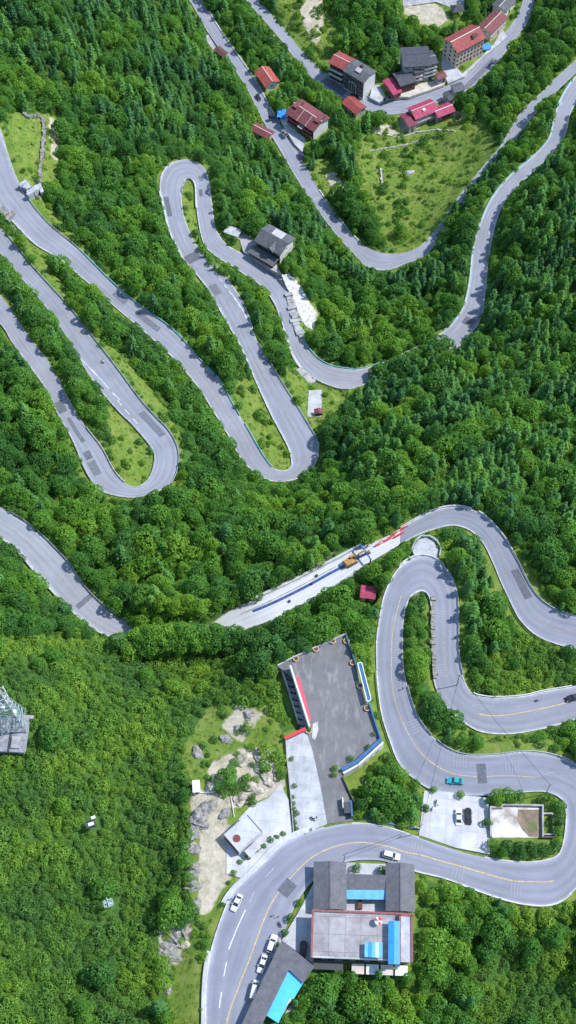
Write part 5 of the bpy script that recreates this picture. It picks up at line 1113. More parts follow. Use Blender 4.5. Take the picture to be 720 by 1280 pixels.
for c_, s, l, m_ in (((252,1018),3.0,'long dark rock face under the little white hut','s'),((262,1008),2.4,'dark cracked boulder at the top of the sandy track','s'),((244,1024),2.6,'dark boulder at the edge of the wood beside the sandy track','s'),((281,1018),1.8,'grey boulder beside the sandy track, left of the flat-roofed house','s'),
 ((300,1000),2.6,'pale rock ledge above the flat-roofed house','r'),((318,985),2.8,'broad pale rock outcrop above the concrete terrace','r'),((335,975),2.2,'pale rock right at the top of the concrete terrace','r'),((305,950),2.4,'pale rock outcrop high on the open slope','r'),((325,945),2.2,'weathered rock high on the open slope near the walkway wall','r'),
 ((283,925),1.8,'small rock below the scrub at the top of the open slope','s'),((247,942),1.5,'small rock at the left end of the open slope','s'),((312,895),2.0,'grey rock showing through scrub left of the sunken stairway','s'),((300,912),1.6,'grey rock in thin scrub above the open slope','s'),
 ((222,1160),2.4,'grey rock in the cliff above the lower left roadside','s'),((212,1185),2.2,'dark rock at the bottom of the cliff by the lower left roadside','s'),((230,1180),2.0,'pale rock slab in the lower left roadside cliff','r'),((240,1095),1.4,'small grey rock beside the sandy track','s'),((210,1235),1.6,'isolated grey rock in the lower left scrub','s'),
 ((18,292),1.0,'white rock between the roads at the left border','w'),((30,296),1.2,'flat white rock between the roads at the left border','w'),((11,290),.8,'smallest white rock between the roads at the left border','w'),((512,216),1.5,'white rocks in the middle of the big meadow','w')):
    boulder(*c_, s, l, {'s': M_STONE, 'r': M_ROCK, 'w': M_CONC}[m_], fl=(1.3, .9, .55))
for c_, s in (((242,1042),2.0),((240,1062),2.2),((243,1084),1.8),((241,1108),2.0),((245,1132),1.8),((249,1028),2.4)): boulder(*c_, s, 'grey rock in the broken face along the left edge of the sandy track', M_STONE, 'rock face beside the sandy track', (1.0, 1.5, .7))
for c_, s in (((226,1150),2.2),((219,1170),2.6),((213,1196),2.4),((205,1214),2.2),((232,1166),1.8)): boulder(*c_, s, 'rock in the long grey outcrop above the lower left roadside', M_STONE, 'grey outcrop above the roadside', (.9, 1.6, .6))
px_prism([(648,1012),(676,1012),(677,1046),(661,1046),(652,1036),(646,1024)], -4.5, -4.385, (b_ := MB())); tag(b_.build('wet_floor', mat('brown_silt', (.20, .15, .10), .6, .4, (.5, .35))), kind='structure')
px_prism([(659,1028),(670,1026),(672,1038),(661,1041)], -4.5, -4.37, (b_ := MB())); tag(b_.build('puddle', mat('green_puddle', (.12, .14, .05), .3, .5, (.6, .3))), kind='structure')
fixl = empty('white_conduit', hit(285, 985), 0, 'thin white pipe bending across the rocks from the white hut', 'pipe')
L = np.array(fixl.location); pp = [hit(*p) + np.array([0, 0, .5]) - L for p in ((250,992),(262,992),(286,987),(290,1003),(293,1022))]; MB().tube(pp, .13, 5).build('pipe', M_WHITE, fixl)
tp = empty('blue_tarpaulin', P(352, 143, -143.4), 0, 'crumpled bright blue tarpaulin beside the straight upper road next to the maroon-roofed house', 'tarpaulin')
tm = MB(); nx = 6
for i in range(nx):
    for j in range(nx): tm.v.append(((i - 2.5) * .9, (j - 2.5) * 1.3, 1.2 + .5 * math.sin(i * 1.7 + j * 2.3)))
tm.f = [(i * nx + j, (i + 1) * nx + j, (i + 1) * nx + j + 1, i * nx + j + 1) for i in range(nx - 1) for j in range(nx - 1)]; tm.m = [0] * len(tm.f); tm.build('sheet', M_BLUE, tp)
for s in (-1, 1): MB().box((s * 2, 0, .6), (.1, 4, 1.2)).build('support', M_DARK, tp)
t2 = empty('blue_tarpaulin', P(608, 60, -150.7), R(20), 'small blue tarpaulin at the right end of the largest village building', 'tarpaulin'); MB().box((0, 0, 1.0), (4.5, 3.4, .15), rx=R(12)).build('sheet', M_BLUE, t2)
for s in (-1, 1): MB().box((s * 2, 0, .45), (.1, 2, .9)).build('support', M_DARK, t2)
gz = empty('dark_pavilion', P(571, 16, -150), R(10), 'dark hipped pavilion at the corner of the village square', 'pavilion')
MB().add([(-3.4, -3, 3), (3.4, -3, 3), (3.4, 3, 3), (-3.4, 3, 3), (-1, 0, 5), (1, 0, 5)], [(3, 2, 1, 0), (0, 1, 5, 4), (1, 2, 5), (2, 3, 4, 5), (3, 0, 4)]).build('roof', M_DSLATE, gz)
for sx in (-1, 1):
    for sy in (-1, 1): MB().box((sx * 2.8, sy * 2.4, 1.5), (.3, .3, 3.0)).build('post', M_BROWN, gz)
# sheds on the forecourt of the middle house and the shed on the slab
o = empty('concrete_tank', P(291, 292, -100.3), R(-25), 'flat pale concrete tank beside the white house, above the road', 'tank'); MB().box((0, 0, .7), (6.5, 4, 1.8)).build('wall', M_CONCG, o); MB().box((0, 0, 1.7), (7, 4.4, .2)).build('lid', M_CONC, o)
o = empty('lean_to_hut', P(398, 517, -94.4), R(5), 'tiny hut with a rusty roof on the lower end of the concrete slab', 'hut'); MB().box((0, 0, .8), (3.0, 2.0, 1.8)).build('wall', M_BROWN, o); gable_roof(3.1, 2.1, 1.8, .6, .2, 'y', .1).build('roof', M_RTILED, o)
# lookout wall
wall_px([(517,694),(515,686),(519,677),(526,671),(537,671),(546,677),(551,686),(549,696)], -12.0, 1.0, .3, M_CONC, 'lookout_parapet', 'curved parapet round the little lookout above the central hairpin', 'parapet wall')
# building site on the pale road: blue trench cover, barriers
rdC = ROADS['C']; 
line('C', [(316,764),(345,752),(385,732),(410,718),(440,702),(458,692)], 1.0, mat('blue_membrane', (0.05, 0.09, 0.26), .5, .4, (.8, .3)), name='trench_membrane')
line('C', [(300,768),(350,745),(420,708)], .4, M_KERBD, name='formwork_edge')
wall('C', 'R', (318, 752), (452, 683), M_CONCW, 'new white retaining wall on the upper side of the building site', 1.0, .8, depth=4)
wall('C', 'L', (335, 772), (452, 708), M_CONCW, 'new white retaining wall on the lower side of the building site', .5, .8, depth=4)
def barrier(px, py, label, n=3):
    u, t_ = rdC.st(px, py); p = rdC.pt(u, t_); o = empty('water_barrier', p, rdC.dirn(u), label, 'barrier', 'red barriers at the end of the building site')
    for i in range(n):
        m_ = MB(); x = (i - (n - 1) / 2) * 1.5; m_.add([(x - .7, -.28, 0), (x + .7, -.28, 0), (x + .7, .28, 0), (x - .7, .28, 0), (x - .7, -.12, .9), (x + .7, -.12, .9), (x + .7, .12, .9), (x - .7, .12, .9)], [(3, 2, 1, 0), (4, 5, 6, 7), (0, 1, 5, 4), (1, 2, 6, 5), (2, 3, 7, 6), (3, 0, 4, 7)]); m_.build('barrier_block', (M_PINK, M_RED, M_CREAM)[i % 3], o)
barrier(479, 678, 'lowest row of red water-filled barriers beyond the excavator', 4); barrier(484, 674, 'second row of red barriers beyond the excavator', 4); barrier(497, 670, 'short row of red barriers in the middle of the road', 2); barrier(505, 663, 'upper row of red barriers under the trees', 4); barrier(508, 668, 'last red barrier nearest the open road', 2)
# ------------------------------------------------------------------ vehicles
def car_paint(n, c): return mat(n, c, .3, .5)
def car(p, rz, label, m, kind='hatch', cat='car', name='parked_car', group='cars on and beside the roads', slope_=0):
    L, W, H = {'hatch': (4.2, 1.76, 1.5), 'sedan': (4.6, 1.8, 1.45), 'suv': (4.6, 1.86, 1.72), 'van': (4.9, 1.85, 1.95)}[kind]
    o = empty(name, p, rz, label, cat, group); o.scale = (1.08, 1.08, 1.08); hl = L / 2; belt = H * .58
    # lower body lofted along x
    st = [(-hl, .72, .45, belt * .82), (-hl + .12, .88, .3, belt * .95), (-hl * .55, 1.0, .25, belt), (0, 1.0, .25, belt), (hl * .5, 1.0, .25, belt * .97), (hl * .85, .93, .3, belt * .86), (hl, .74, .42, belt * .68)]
    vs = []; 
    for x, wf, zb, zt in st:
        y = W / 2 * wf; vs += [(x, -y * .92, zb), (x, -y, zb + (zt - zb) * .45), (x, -y * .93, zt - .06), (x, -y * .8, zt), (x, y * .8, zt), (x, y * .93, zt - .06), (x, y, zb + (zt - zb) * .45), (x, y * .92, zb)]
    fs = [tuple(range(8)), tuple(range(len(vs) - 1, len(vs) - 9, -1))]
    for i in range(len(st) - 1):
        for k in range(8): fs.append((i * 8 + k, i * 8 + 8 + k, i * 8 + 8 + (k + 1) % 8, i * 8 + (k + 1) % 8))
    fixnormals(MB().add(vs, fs).build('body', m, o))
    c0, c1, r0_, r1 = {'hatch': (-hl * .93, hl * .42, -hl * .72, hl * .08), 'sedan': (-hl * .72, hl * .45, -hl * .38, hl * .12), 'suv': (-hl * .95, hl * .45, -hl * .82, hl * .12), 'van': (-hl * .97, hl * .72, -hl * .92, hl * .42)}[kind]
    yb, yt = W / 2 * .86, W / 2 * .66; z0, z1 = belt - .03, H - .06
    fixnormals(MB().add([(c0, -yb, z0), (c1, -yb, z0), (c1, yb, z0), (c0, yb, z0), (r0_, -yt, z1), (r1, -yt, z1), (r1, yt, z1), (r0_, yt, z1)], [(0, 1, 5, 4), (1, 2, 6, 5), (2, 3, 7, 6), (3, 0, 4, 7), (0, 3, 2, 1), (4, 5, 6, 7)]).build('windows', M_GLASS, o))
    rr = MB(); rr.box(((r0_ + r1) / 2, 0, H - .03), (r1 - r0_ + .04, yt * 2 + .04, .07))
    for s in (-1, 1):
        for a, b in ((c0, r0_), (c1, r1)): rr.bar((a, s * yb, z0), (b, s * yt, z1), .08)
        if kind != 'van' or True: xm = (c0 + c1) / 2 - .1; rr.bar((xm, s * (yb + .005), z0), ((r0_ + r1) / 2, s * (yt + .005), z1), .09)
    rr.build('roof', m, o)
    for s in (-1, 1):
        MB().box((hl * .9, s * W * .34, belt * .68), (.3, .32, .14)).build('headlight', M_WHITE, o); MB().box((-hl + .03, s * W * .36, belt * .75), (.08, .25, .16)).build('tail_light', M_RED, o)
        MB().box((c1 - .3, s * (W / 2 + .08), belt + .05), (.18, .2, .13)).build('mirror', m, o)
        for x in (-hl * .62, hl * .62):
            wh = MB().tube([(x, s * (W / 2 - .2), .31), (x, s * (W / 2 + .02), .31)], .31, 14).build('wheel', M_BLACK, o); MB().tube([(x, s * (W / 2 + .02), .31), (x, s * (W / 2 + .035), .31)], .18, 10).build('hub', M_STEEL, wh)
    return o
P_W = car_paint('white_car_paint', (.72, .73, .74)); P_W2 = car_paint('cream_white_car_paint', (.66, .66, .64)); P_T = car_paint('turquoise_taxi_paint', (.02, .38, .42)); P_B = car_paint('black_car_paint', (.02, .022, .03)); P_PU = car_paint('purple_car_paint', (.10, .05, .20)); P_G = car_paint('grey_car_paint', (.18, .19, .2))
def car_road(k, px, py, rev, *a, **kw):
    rd = ROADS[k]; u, t = rd.st(px, py); p = rd.pt(u, t); i = int(u); p = np.array([p[0], p[1], p[2] + .02]); o = car(p, rd.dirn(u) + (math.pi if rev else 0), *a, **kw)
    d = rd.C[min(i + 3, rd.n - 1)] - rd.C[max(i - 3, 0)]; sl = math.atan2(d[2], np.linalg.norm(d[:2])); o.rotation_euler = (0, -sl * (-1 if rev else 1), o.rotation_euler.z); return o
car_road('A', 340, 1180, False, 'white estate car parked on the kerb nearest the flat-roofed hall, uppermost of three', P_W, 'suv')
car_road('A', 328, 1206, True, 'white saloon car parked between two other white cars above the shingle roof', P_W, 'sedan')
car_road('A', 318, 1238, False, 'plain white van parked lowest of the three beside the shingle roof', P_W2, 'van', cat='van', name='parked_van')
car_road('A', 296, 1129, True, 'white car driving alone on the far side of the lowest road', P_W, 'sedan', name='moving_car')
car_road('A', 489, 1070, False, 'white car with dark sunroof crossing above the right gabled wing', P_W, 'suv', name='moving_car')
car_road('A', 569, 977, False, 'bright turquoise taxi on the road above the white plaza', P_T, 'sedan', cat='taxi', name='taxi')
car_road('A', 716, 873, True, 'black car at the right picture border on the road above the shrubs', P_B, 'suv', name='moving_car')
def on_area(f, px, py, z0): 
    p = P(px, py, z0)
    for _ in range(4): p = P(px, py, f(p[0], p[1]))
    return p + np.array([0, 0, .01])
car(on_area(f_plaza, 573, 1022, -5), R(86), 'white saloon car parked on the white plaza', P_W, 'sedan'); car(on_area(f_plaza, 585, 1021, -5), R(88), 'black saloon car parked on the white plaza', P_B, 'sedan')
car(P(379, 1187, -.7), R(85), 'dark car half hidden in the shadow left of the flat-roofed hall', P_B, 'hatch')
car_road('G', 323, 123, True, 'dark car driving on the straight upper road past the orange-red roof', P_B, 'hatch', name='moving_car')
car(P(341, 147, -144.3), R(20), 'dark car parked beside the blue tarpaulin at the straight upper road', P_B, 'hatch'); car(P(377, 194, -143.3), R(110), 'purple car parked at the end of the yard below the maroon-roofed house', P_PU, 'hatch'); car(P(356, 167, -143.6), R(120), 'dark car parked in the yard left of the maroon-roofed house', P_G, 'hatch')
car_road('I', 478, 142, False, 'dark car on the lower side of the upper road opposite the pale yard', P_B, 'sedan'); car(P(484, 124.5, -150.4), R(30), 'dark car parked at the left end of the pale village yard', P_B, 'hatch'); car_road('I', 443, 121, True, 'dark car stopped by the turquoise railing of the village', P_B, 'hatch')

# ------------------------------------------------------------------ people and motorcycles
def person_mat(nm, shirt, trousers):
    m = bpy.data.materials.new(nm); m.use_nodes = True; nt = m.node_tree; b = nt.nodes['Principled BSDF']; b.inputs['Roughness'].default_value = .8
    tc = nt.nodes.new('ShaderNodeTexCoord'); sp = nt.nodes.new('ShaderNodeSeparateXYZ'); nt.links.new(tc.outputs['Object'], sp.inputs[0])
    cr = nt.nodes.new('ShaderNodeValToRGB'); cr.color_ramp.interpolation = 'CONSTANT'; e = cr.color_ramp.elements; mr = nt.nodes.new('ShaderNodeMath'); mr.operation = 'DIVIDE'; mr.inputs[1].default_value = 2
    nt.links.new(sp.outputs[2], mr.inputs[0]); nt.links.new(mr.outputs[0], cr.inputs['Fac'])
    e[0].position = 0; e[0].color = (.03, .025, .02, 1); e[1].position = .045; e[1].color = (*trousers, 1)
    x = e.new(.46); x.color = (*shirt, 1); x = e.new(.735); x.color = (.45, .28, .2, 1)
    nt.links.new(cr.outputs[0], b.inputs['Base Color']); return m
def person(p, rz, label, shirt, trousers, pose='stand', lift=0):
    o = empty('person', (p[0], p[1], p[2] + lift), rz, label, 'person', 'people by the roadside'); s = pose == 'sit'
    J = {'pel': (0, 0, .93), 'sp': (0 + .03 * s, 0, 1.15), 'ch': (.05 * s, 0, 1.36), 'nk': (.06 * s, 0, 1.5), 'hd': (.08 * s, 0, 1.62), 'tp': (.08 * s, 0, 1.74)}
    for sd_, q in (('l', 1), ('r', -1)):
        J['h' + sd_] = (0, .1 * q, .9); J['k' + sd_] = (.42 if s else .05 * q, (.2 if s else .11) * q, .8 if s else .5); J['a' + sd_] = (.3 if s else -.04 * q, (.2 if s else .12) * q, .38 if s else .08); J['t' + sd_] = ((.5 if s else .16 - .04 * q), (.2 if s else .13) * q, .34 if s else .04)
        J['s' + sd_] = (.04 * s, .2 * q, 1.43); J['e' + sd_] = (.28 if s else 0, .27 * q, 1.2 if s else 1.15); J['w' + sd_] = (.52 if s else .08, (.28 if s else .25) * q, 1.12 if s else .9)
        J['g' + sd_] = (.6 if s else .11, (.28 if s else .24) * q, 1.1 if s else .8)
    names = list(J); E = [('pel', 'sp'), ('sp', 'ch'), ('ch', 'nk'), ('nk', 'hd'), ('hd', 'tp')]
    for d in 'lr': E += [('pel', 'h' + d), ('h' + d, 'k' + d), ('k' + d, 'a' + d), ('a' + d, 't' + d), ('ch', 's' + d), ('s' + d, 'e' + d), ('e' + d, 'w' + d), ('w' + d, 'g' + d)]
    rad = {'pel': .15, 'sp': .13, 'ch': .15, 'nk': .065, 'hd': .1, 'tp': .085, 'h': .095, 'k': .065, 'a': .045, 't': .04, 's': .07, 'e': .048, 'w': .035, 'g': .035}
    me = bpy.data.meshes.new('body'); me.from_pydata([J[n_] for n_ in names], [(names.index(a), names.index(b)) for a, b in E], []); b = bpy.data.objects.new('body', me); COL.objects.link(b); b.parent = o
    md = b.modifiers.new('skin', 'SKIN'); md.use_smooth_shade = True
    for i, n_ in enumerate(names): r_ = rad.get(n_, rad.get(n_[0])); me.skin_vertices[0].data[i].radius = (r_, r_)
    me.skin_vertices[0].data[0].use_root = True; b.modifiers.new('sub', 'SUBSURF').levels = 1; b.modifiers['sub'].render_levels = 1
    me.materials.append(person_mat('clothes_' + label[:12], shirt, trousers))
    hr = MB(); hd_ = J['hd']; hr.tube([(hd_[0] - .03, 0, 1.6), (hd_[0] - .02, 0, 1.72), (hd_[0], 0, 1.78)], [.1, .105, .05], 10); hr.build('hair', M_BLACK, o, smooth=True); return o
def motorcycle(p, rz, label, m):
    o = empty('motorcycle', p, rz, label, 'motorcycle', 'motorcycles and scooters on the roads')
    for x in (-.62, .62):
        t_ = MB(); t_.tube([(x + .3 * math.cos(a), 0, .3 + .3 * math.sin(a)) for a in np.linspace(0, 2 * math.pi, 17)], .06, 6, cap=False); t_.tube([(x, -.05, .3), (x, .05, .3)], .1, 8); t_.build('wheel', M_BLACK, o)
    MB().tube([(-.75, 0, .78), (-.3, 0, .76), (.1, 0, .86), (.35, 0, .72), (.2, 0, .4), (-.3, 0, .4)], [.1, .15, .18, .12, .16, .12], 8).build('body', m, o); MB().box((-.35, 0, .84), (.75, .26, .1)).build('seat', M_BLACK, o)
    MB().tube([(.62, 0, .3), (.42, 0, .95)], .05, 6).build('fork', M_STEEL, o); MB().tube([(.3, -.35, 1.02), (.42, 0, .98), (.3, .35, 1.02)], .03, 6).build('handlebar', M_DARK, o); MB().tube([(.45, 0, .9), (.56, 0, .88)], [.1, .08], 8).build('headlight', M_WHITE, o); return o
def onA(k, px, py): rd = ROADS[k]; u, t = rd.st(px, py); return rd.pt(u, t) + np.array([0, 0, .02]), rd.dirn(u)
for k, px, py, dr, lab, pl_, c1_, c2_ in (('A', 672, 876, 0, 'white scooter riding on the road left of the black car', 'rider in pale clothes on the white scooter left of the black car', (.7, .7, .7), (.3, .1, .1)), ('D', 129, 453, 1, 'white scooter riding uphill on the middle road of the left slope', 'rider in white on the scooter on the left slope', (.75, .75, .75), (.1, .1, .12))):
    p, a = onA(k, px, py); motorcycle(p, a + dr * math.pi, lab, P_W); person(p, a + dr * math.pi, pl_, c1_, c2_, 'sit', -.06)
p, a = onA('A', 350, 1156); motorcycle(p, a + .8, 'black motorcycle parked at the kerb near the three white cars', P_B); person(p + np.array([-.5, 1.9, 0]), 2.0, 'person in dark clothes standing by the black motorcycle at the kerb', (.08, .08, .1), (.05, .05, .08)); person(p + np.array([-1.6, 2.4, 0]), 0, 'person in a white shirt standing furthest into the road beside the black motorcycle', (.7, .72, .75), (.06, .06, .1))
p = on_area(f_walk, 391, 1024, -2.7); motorcycle(p, R(-40), 'black motorcycle parked on the paved walkway near the road', P_B); person(p + np.array([1.0, .3, 0]), 1, 'person in dark clothes bending over the walkway motorcycle', (.05, .05, .06), (.04, .04, .05))
p = on_area(f_plaza, 545, 1003, -6); motorcycle(p, R(80), 'dark motorcycle parked in the upper left corner of the white plaza', P_B); p = on_area(f_plaza, 541, 1011, -6); motorcycle(p, R(60), 'white scooter parked in the upper left corner of the white plaza', P_W); person(on_area(f_plaza, 547, 1007, -6), 0, 'person in grey standing between the two motorcycles on the plaza', (.2, .2, .22), (.05, .05, .07))
p, a = onA('A', 289, 1124); person(p, 1, 'person in dark clothes standing beside the lone white car', (.1, .1, .12), (.05, .05, .06)); p, a = onA('A', 503, 862); person(p + np.array([0, 0, 0]), 1, 'person in black walking at the inner kerb of the central hairpin', (.03, .03, .04), (.03, .03, .04)); p, a = onA('A', 569, 798); person(p, 1, 'person in dark blue standing at the outer kerb of the central hairpin', (.05, .07, .15), (.03, .03, .05))
# ------------------------------------------------------------------ excavator
u, t = rdC.st(439, 703); pE = rdC.pt(u, t); ex = empty('excavator', pE + np.array([0, 0, .02]), rdC.dirn(u) + math.pi, 'ochre tracked excavator working on the pale building site road', 'excavator')
for s in (-1, 1):
    tr = MB(); tr.prism([(-2.0, 0), (-1.6, -.42), (1.6, -.42), (2.0, 0), (1.6, .42), (-1.6, .42)], -.3, .3); tr.v = [(v[0], v[2] + s * 1.15, v[1] + .45) for v in tr.v]; fixnormals(tr.build('track', M_DARK, ex))
MB().box((0, 0, .95), (1.8, 1.7, .3)).build('turntable', M_DARK, ex)
up = MB(); up.prism([(-2.4, -1.2), (1.3, -1.2), (1.3, 1.2), (-2.4, 1.2), (-2.7, .8), (-2.7, -.8)], 1.1, 1.75); up.box((-1.5, -.2, 2.0), (1.9, 2.0, .5)); up.build('upper_body', M_MACH, ex)
cb = MB(); cb.box((.6, .72, 2.45), (1.5, .9, 1.4)); cb.build('cab', M_MACH, ex); MB().box((.68, .73, 2.55), (1.42, .94, .8)).build('cab_window', M_GLASS, ex)
MB().tube([(1.2, -.25, 1.7), (2.6, -.25, 3.9), (4.3, -.25, 4.2), (5.6, -.25, 3.4)], [.32, .4, .32, .25], 4).build('boom', M_MACH, ex); MB().tube([(5.1, -.25, 3.9), (6.6, -.25, 1.4)], [.3, .2], 4).build('stick', M_MACH, ex)
bk = MB(); bk.add([(6.2, -.85, 1.5), (7.1, -.85, 1.3), (7.0, -.85, .4), (6.2, -.85, .2), (5.8, -.85, .8), (6.2, .35, 1.5), (7.1, .35, 1.3), (7.0, .35, .4), (6.2, .35, .2), (5.8, .35, .8)], [(0, 1, 2, 3, 4), (9, 8, 7, 6, 5), (0, 5, 6, 1), (2, 7, 8, 3), (3, 8, 9, 4), (4, 9, 5, 0)]); bk.build('bucket', M_DARK, ex)
MB().tube([(1.4, -.25, 1.5), (2.7, -.25, 2.9)], .1, 6).build('hydraulic_ram', M_STEEL, ex); MB().tube([(-2.0, -.8, 2.2), (-2.0, -.8, 2.8)], .09, 6).build('exhaust', M_DARK, ex)
tf = empty('tripod_frame', rdC.pt(rdC.st(456, 695)[0], rdC.st(456, 695)[1]), rdC.dirn(u), 'dark blue steel lifting frame standing across the building site beside the excavator', 'frame')
for y in (-3.2, 3.2): MB().box((0, y, 1.6), (.35, .35, 3.2)).build('post', M_DBLUE, tf)
MB().box((0, 0, 3.3), (.4, 6.9, .4)).build('beam', M_DBLUE, tf)
for f, l in ((((390,730)), 'small dark bucket lying alone on the building site'), (((396,720)), 'dark toolbox on the building site near the upper wall'), (((362,752)), 'dark sack on the lower part of the building site')):
    u, t = rdC.st(*f); p = rdC.pt(u, t); o = MB().tube([(0, 0, 0), (0, 0, .5), (0, 0, .7)], [.4, .5, .35], 8).build('site_bucket', M_DARK, None, p); tag(o, l, 'bucket', 'loose tools on the building site')
# ------------------------------------------------------------------ trees
M_BROAD = foliage_mat('broadleaf_foliage', [(0.068, 0.200, 0.042), (0.098, 0.265, 0.042), (0.145, 0.335, 0.042), (0.215, 0.400, 0.045)], trans=.4)
M_CONI = foliage_mat('conifer_foliage', [(0.052, 0.160, 0.048), (0.072, 0.205, 0.048), (0.100, 0.260, 0.046), (0.140, 0.305, 0.046)], trans=.22)
M_BUSH = foliage_mat('bush_foliage', [(0.105, 0.245, 0.055), (0.155, 0.320, 0.050), (0.225, 0.400, 0.050), (0.320, 0.470, 0.058)], scale=.05, ow=.38, trans=.38)
def quads_mesh(name, C, Nn, S, asp, m):
    """leaf clumps: bent quads at C with normals Nn, half sizes S"""
    n = len(C); r = RNG.normal(size=(n, 3)); U = np.cross(Nn, r); U /= np.linalg.norm(U, axis=1, keepdims=True) + 1e-9; V = np.cross(Nn, U)
    S = S[:, None]; A = asp if np.isscalar(asp) else asp[:, None]; dr = -0.25 * S * Nn
    v = np.stack([C - U * S * A, C - V * S + dr * 1.5, C + U * S * A + dr, C + V * S - dr * .4], 1).reshape(-1, 3)
    me = bpy.data.meshes.new(name); me.vertices.add(4 * n); me.vertices.foreach_set('co', v.astype(np.float32).ravel()); me.loops.add(4 * n); me.loops.foreach_set('vertex_index', np.arange(4 * n, dtype=np.int32))
    me.polygons.add(n); me.polygons.foreach_set('loop_start', (np.arange(n) * 4).astype(np.int32)); me.polygons.foreach_set('loop_total', np.full(n, 4, np.int32)); me.update(calc_edges=True); me.materials.append(m); return me
def crown(name, H, Rr, lobes, per, leaf, m, base=.28, flat=1.0, sq=None):
    cs = []; ex_ = RNG.uniform(.82, 1.2)
    for i in range(lobes):
        a = 2.4 * i + RNG.uniform(-.5, .5); q = math.sqrt((i + .3) / lobes); rr = Rr * .68 * q * RNG.uniform(.8, 1.15); top = H * (base + (1 - base) * (1 - .62 * q ** 1.8)); rl = Rr * RNG.uniform(.22, .44)
        cs.append((rr * math.cos(a) * ex_, rr * math.sin(a) / ex_, max(H * base * .9, top - rl * RNG.uniform(.75, 1.25)), rl))
    cs = np.array(cs); C = []; Nn = []
    for x, y, z, rl in cs:
        k = int(per * (rl / (Rr * .38)) ** 2); d = RNG.normal(size=(k, 3)); d[:, 2] = np.abs(d[:, 2]) * .9 - .35 + .12 * RNG.normal(size=k); d /= np.linalg.norm(d, axis=1, keepdims=True)
        rad = rl * (1 + .13 * RNG.normal(size=(k, 1))); p = np.array([x, y, z]) + d * rad * np.array([1, 1, .85 * flat])
        dist = np.linalg.norm((p[:, None] - cs[None, :, :3]), axis=2) / cs[None, :, 3]; ok = (dist < .82).sum(1) == 0
        C.append(p[ok]); Nn.append(d[ok])
    C = np.concatenate(C); Nn = np.concatenate(Nn) + np.array([0, 0, .25]) + .5 * RNG.normal(size=(len(C), 3)); Nn /= np.linalg.norm(Nn, axis=1, keepdims=True)
    return quads_mesh(name, C, Nn, leaf * RNG.uniform(.6, 1.3, len(C)), .8, m)
def conifer(name, H, Rr, m):
    C = []; Nn = []; S = []; z = H * .12; tiers = int(H / .62)
    for t in range(tiers):
        f = t / tiers; z = H * (.12 + .88 * f); rt = Rr * (1 - f) ** .62 + .15; nb = int(7 + 6 * (1 - f)); a0 = RNG.uniform(0, 6.28)
        for b in range(nb):
            a = a0 + 2 * math.pi * b / nb + RNG.uniform(-.2, .2); L = rt * RNG.uniform(.75, 1.15); k = max(2, int(L / .32))
            for j in range(k):
                q = (j + .6) / k; p = (L * q * math.cos(a), L * q * math.sin(a), z - .32 * L * q ** 1.5 + .05 * RNG.normal()); w = RNG.normal() * .13 * q; p = (p[0] - w * math.sin(a), p[1] + w * math.cos(a), p[2])
                C.append(p); Nn.append((.45 * math.cos(a) + .35 * RNG.normal(), .45 * math.sin(a) + .35 * RNG.normal(), .9)); S.append(.30 * RNG.uniform(.7, 1.25))
    C = np.array(C); Nn = np.array(Nn); Nn /= np.linalg.norm(Nn, axis=1, keepdims=True); return quads_mesh(name, C, Nn, np.array(S), .75, m)
def trunk_mesh(name, H, r, limbs):
    mb = MB(); b = [(0, 0, -1.0), (.05 * r, 0, H * .3), (.3 * r, .2 * r, H * .7)]; mb.tube(b, [r * 1.2, r * .85, r * .35], 6)
    for i in range(limbs):
        a = i * 2.4 + .5; z = H * (.35 + .07 * i); mb.tube([(0, 0, z), (H * .13 * math.cos(a), H * .13 * math.sin(a), z + H * .14), (H * .2 * math.cos(a), H * .2 * math.sin(a), z + H * .24)], [r * .5, r * .3, r * .12], 5)
    me = bpy.data.meshes.new(name); me.from_pydata(mb.v, [], mb.f); me.materials.append(M_TRUNK); me.update(); return me
KIND = {'broadleaf': dict(H=6.8, R=3.0, v=[(crown('crown', 6.8, 3.0, RNG.integers(14, 24), 230, .20, M_BROAD, flat=RNG.uniform(.9, 1.15)), trunk_mesh('trunk', 5.6, .2, 4)) for _ in range(6)]),
        'conifer': dict(H=9.5, R=1.75, v=[(conifer('crown', RNG.uniform(8.0, 9.2), RNG.uniform(1.7, 2.2), M_CONI), trunk_mesh('trunk', 8.8, .15, 0)) for _ in range(6)]),
        'bush': dict(H=2.3, R=1.55, v=[(crown('crown', 2.3, 1.55, RNG.integers(9, 16), 95, .15, M_BUSH, base=.15), trunk_mesh('trunk', 1.6, .07, 3)) for _ in range(6)])}
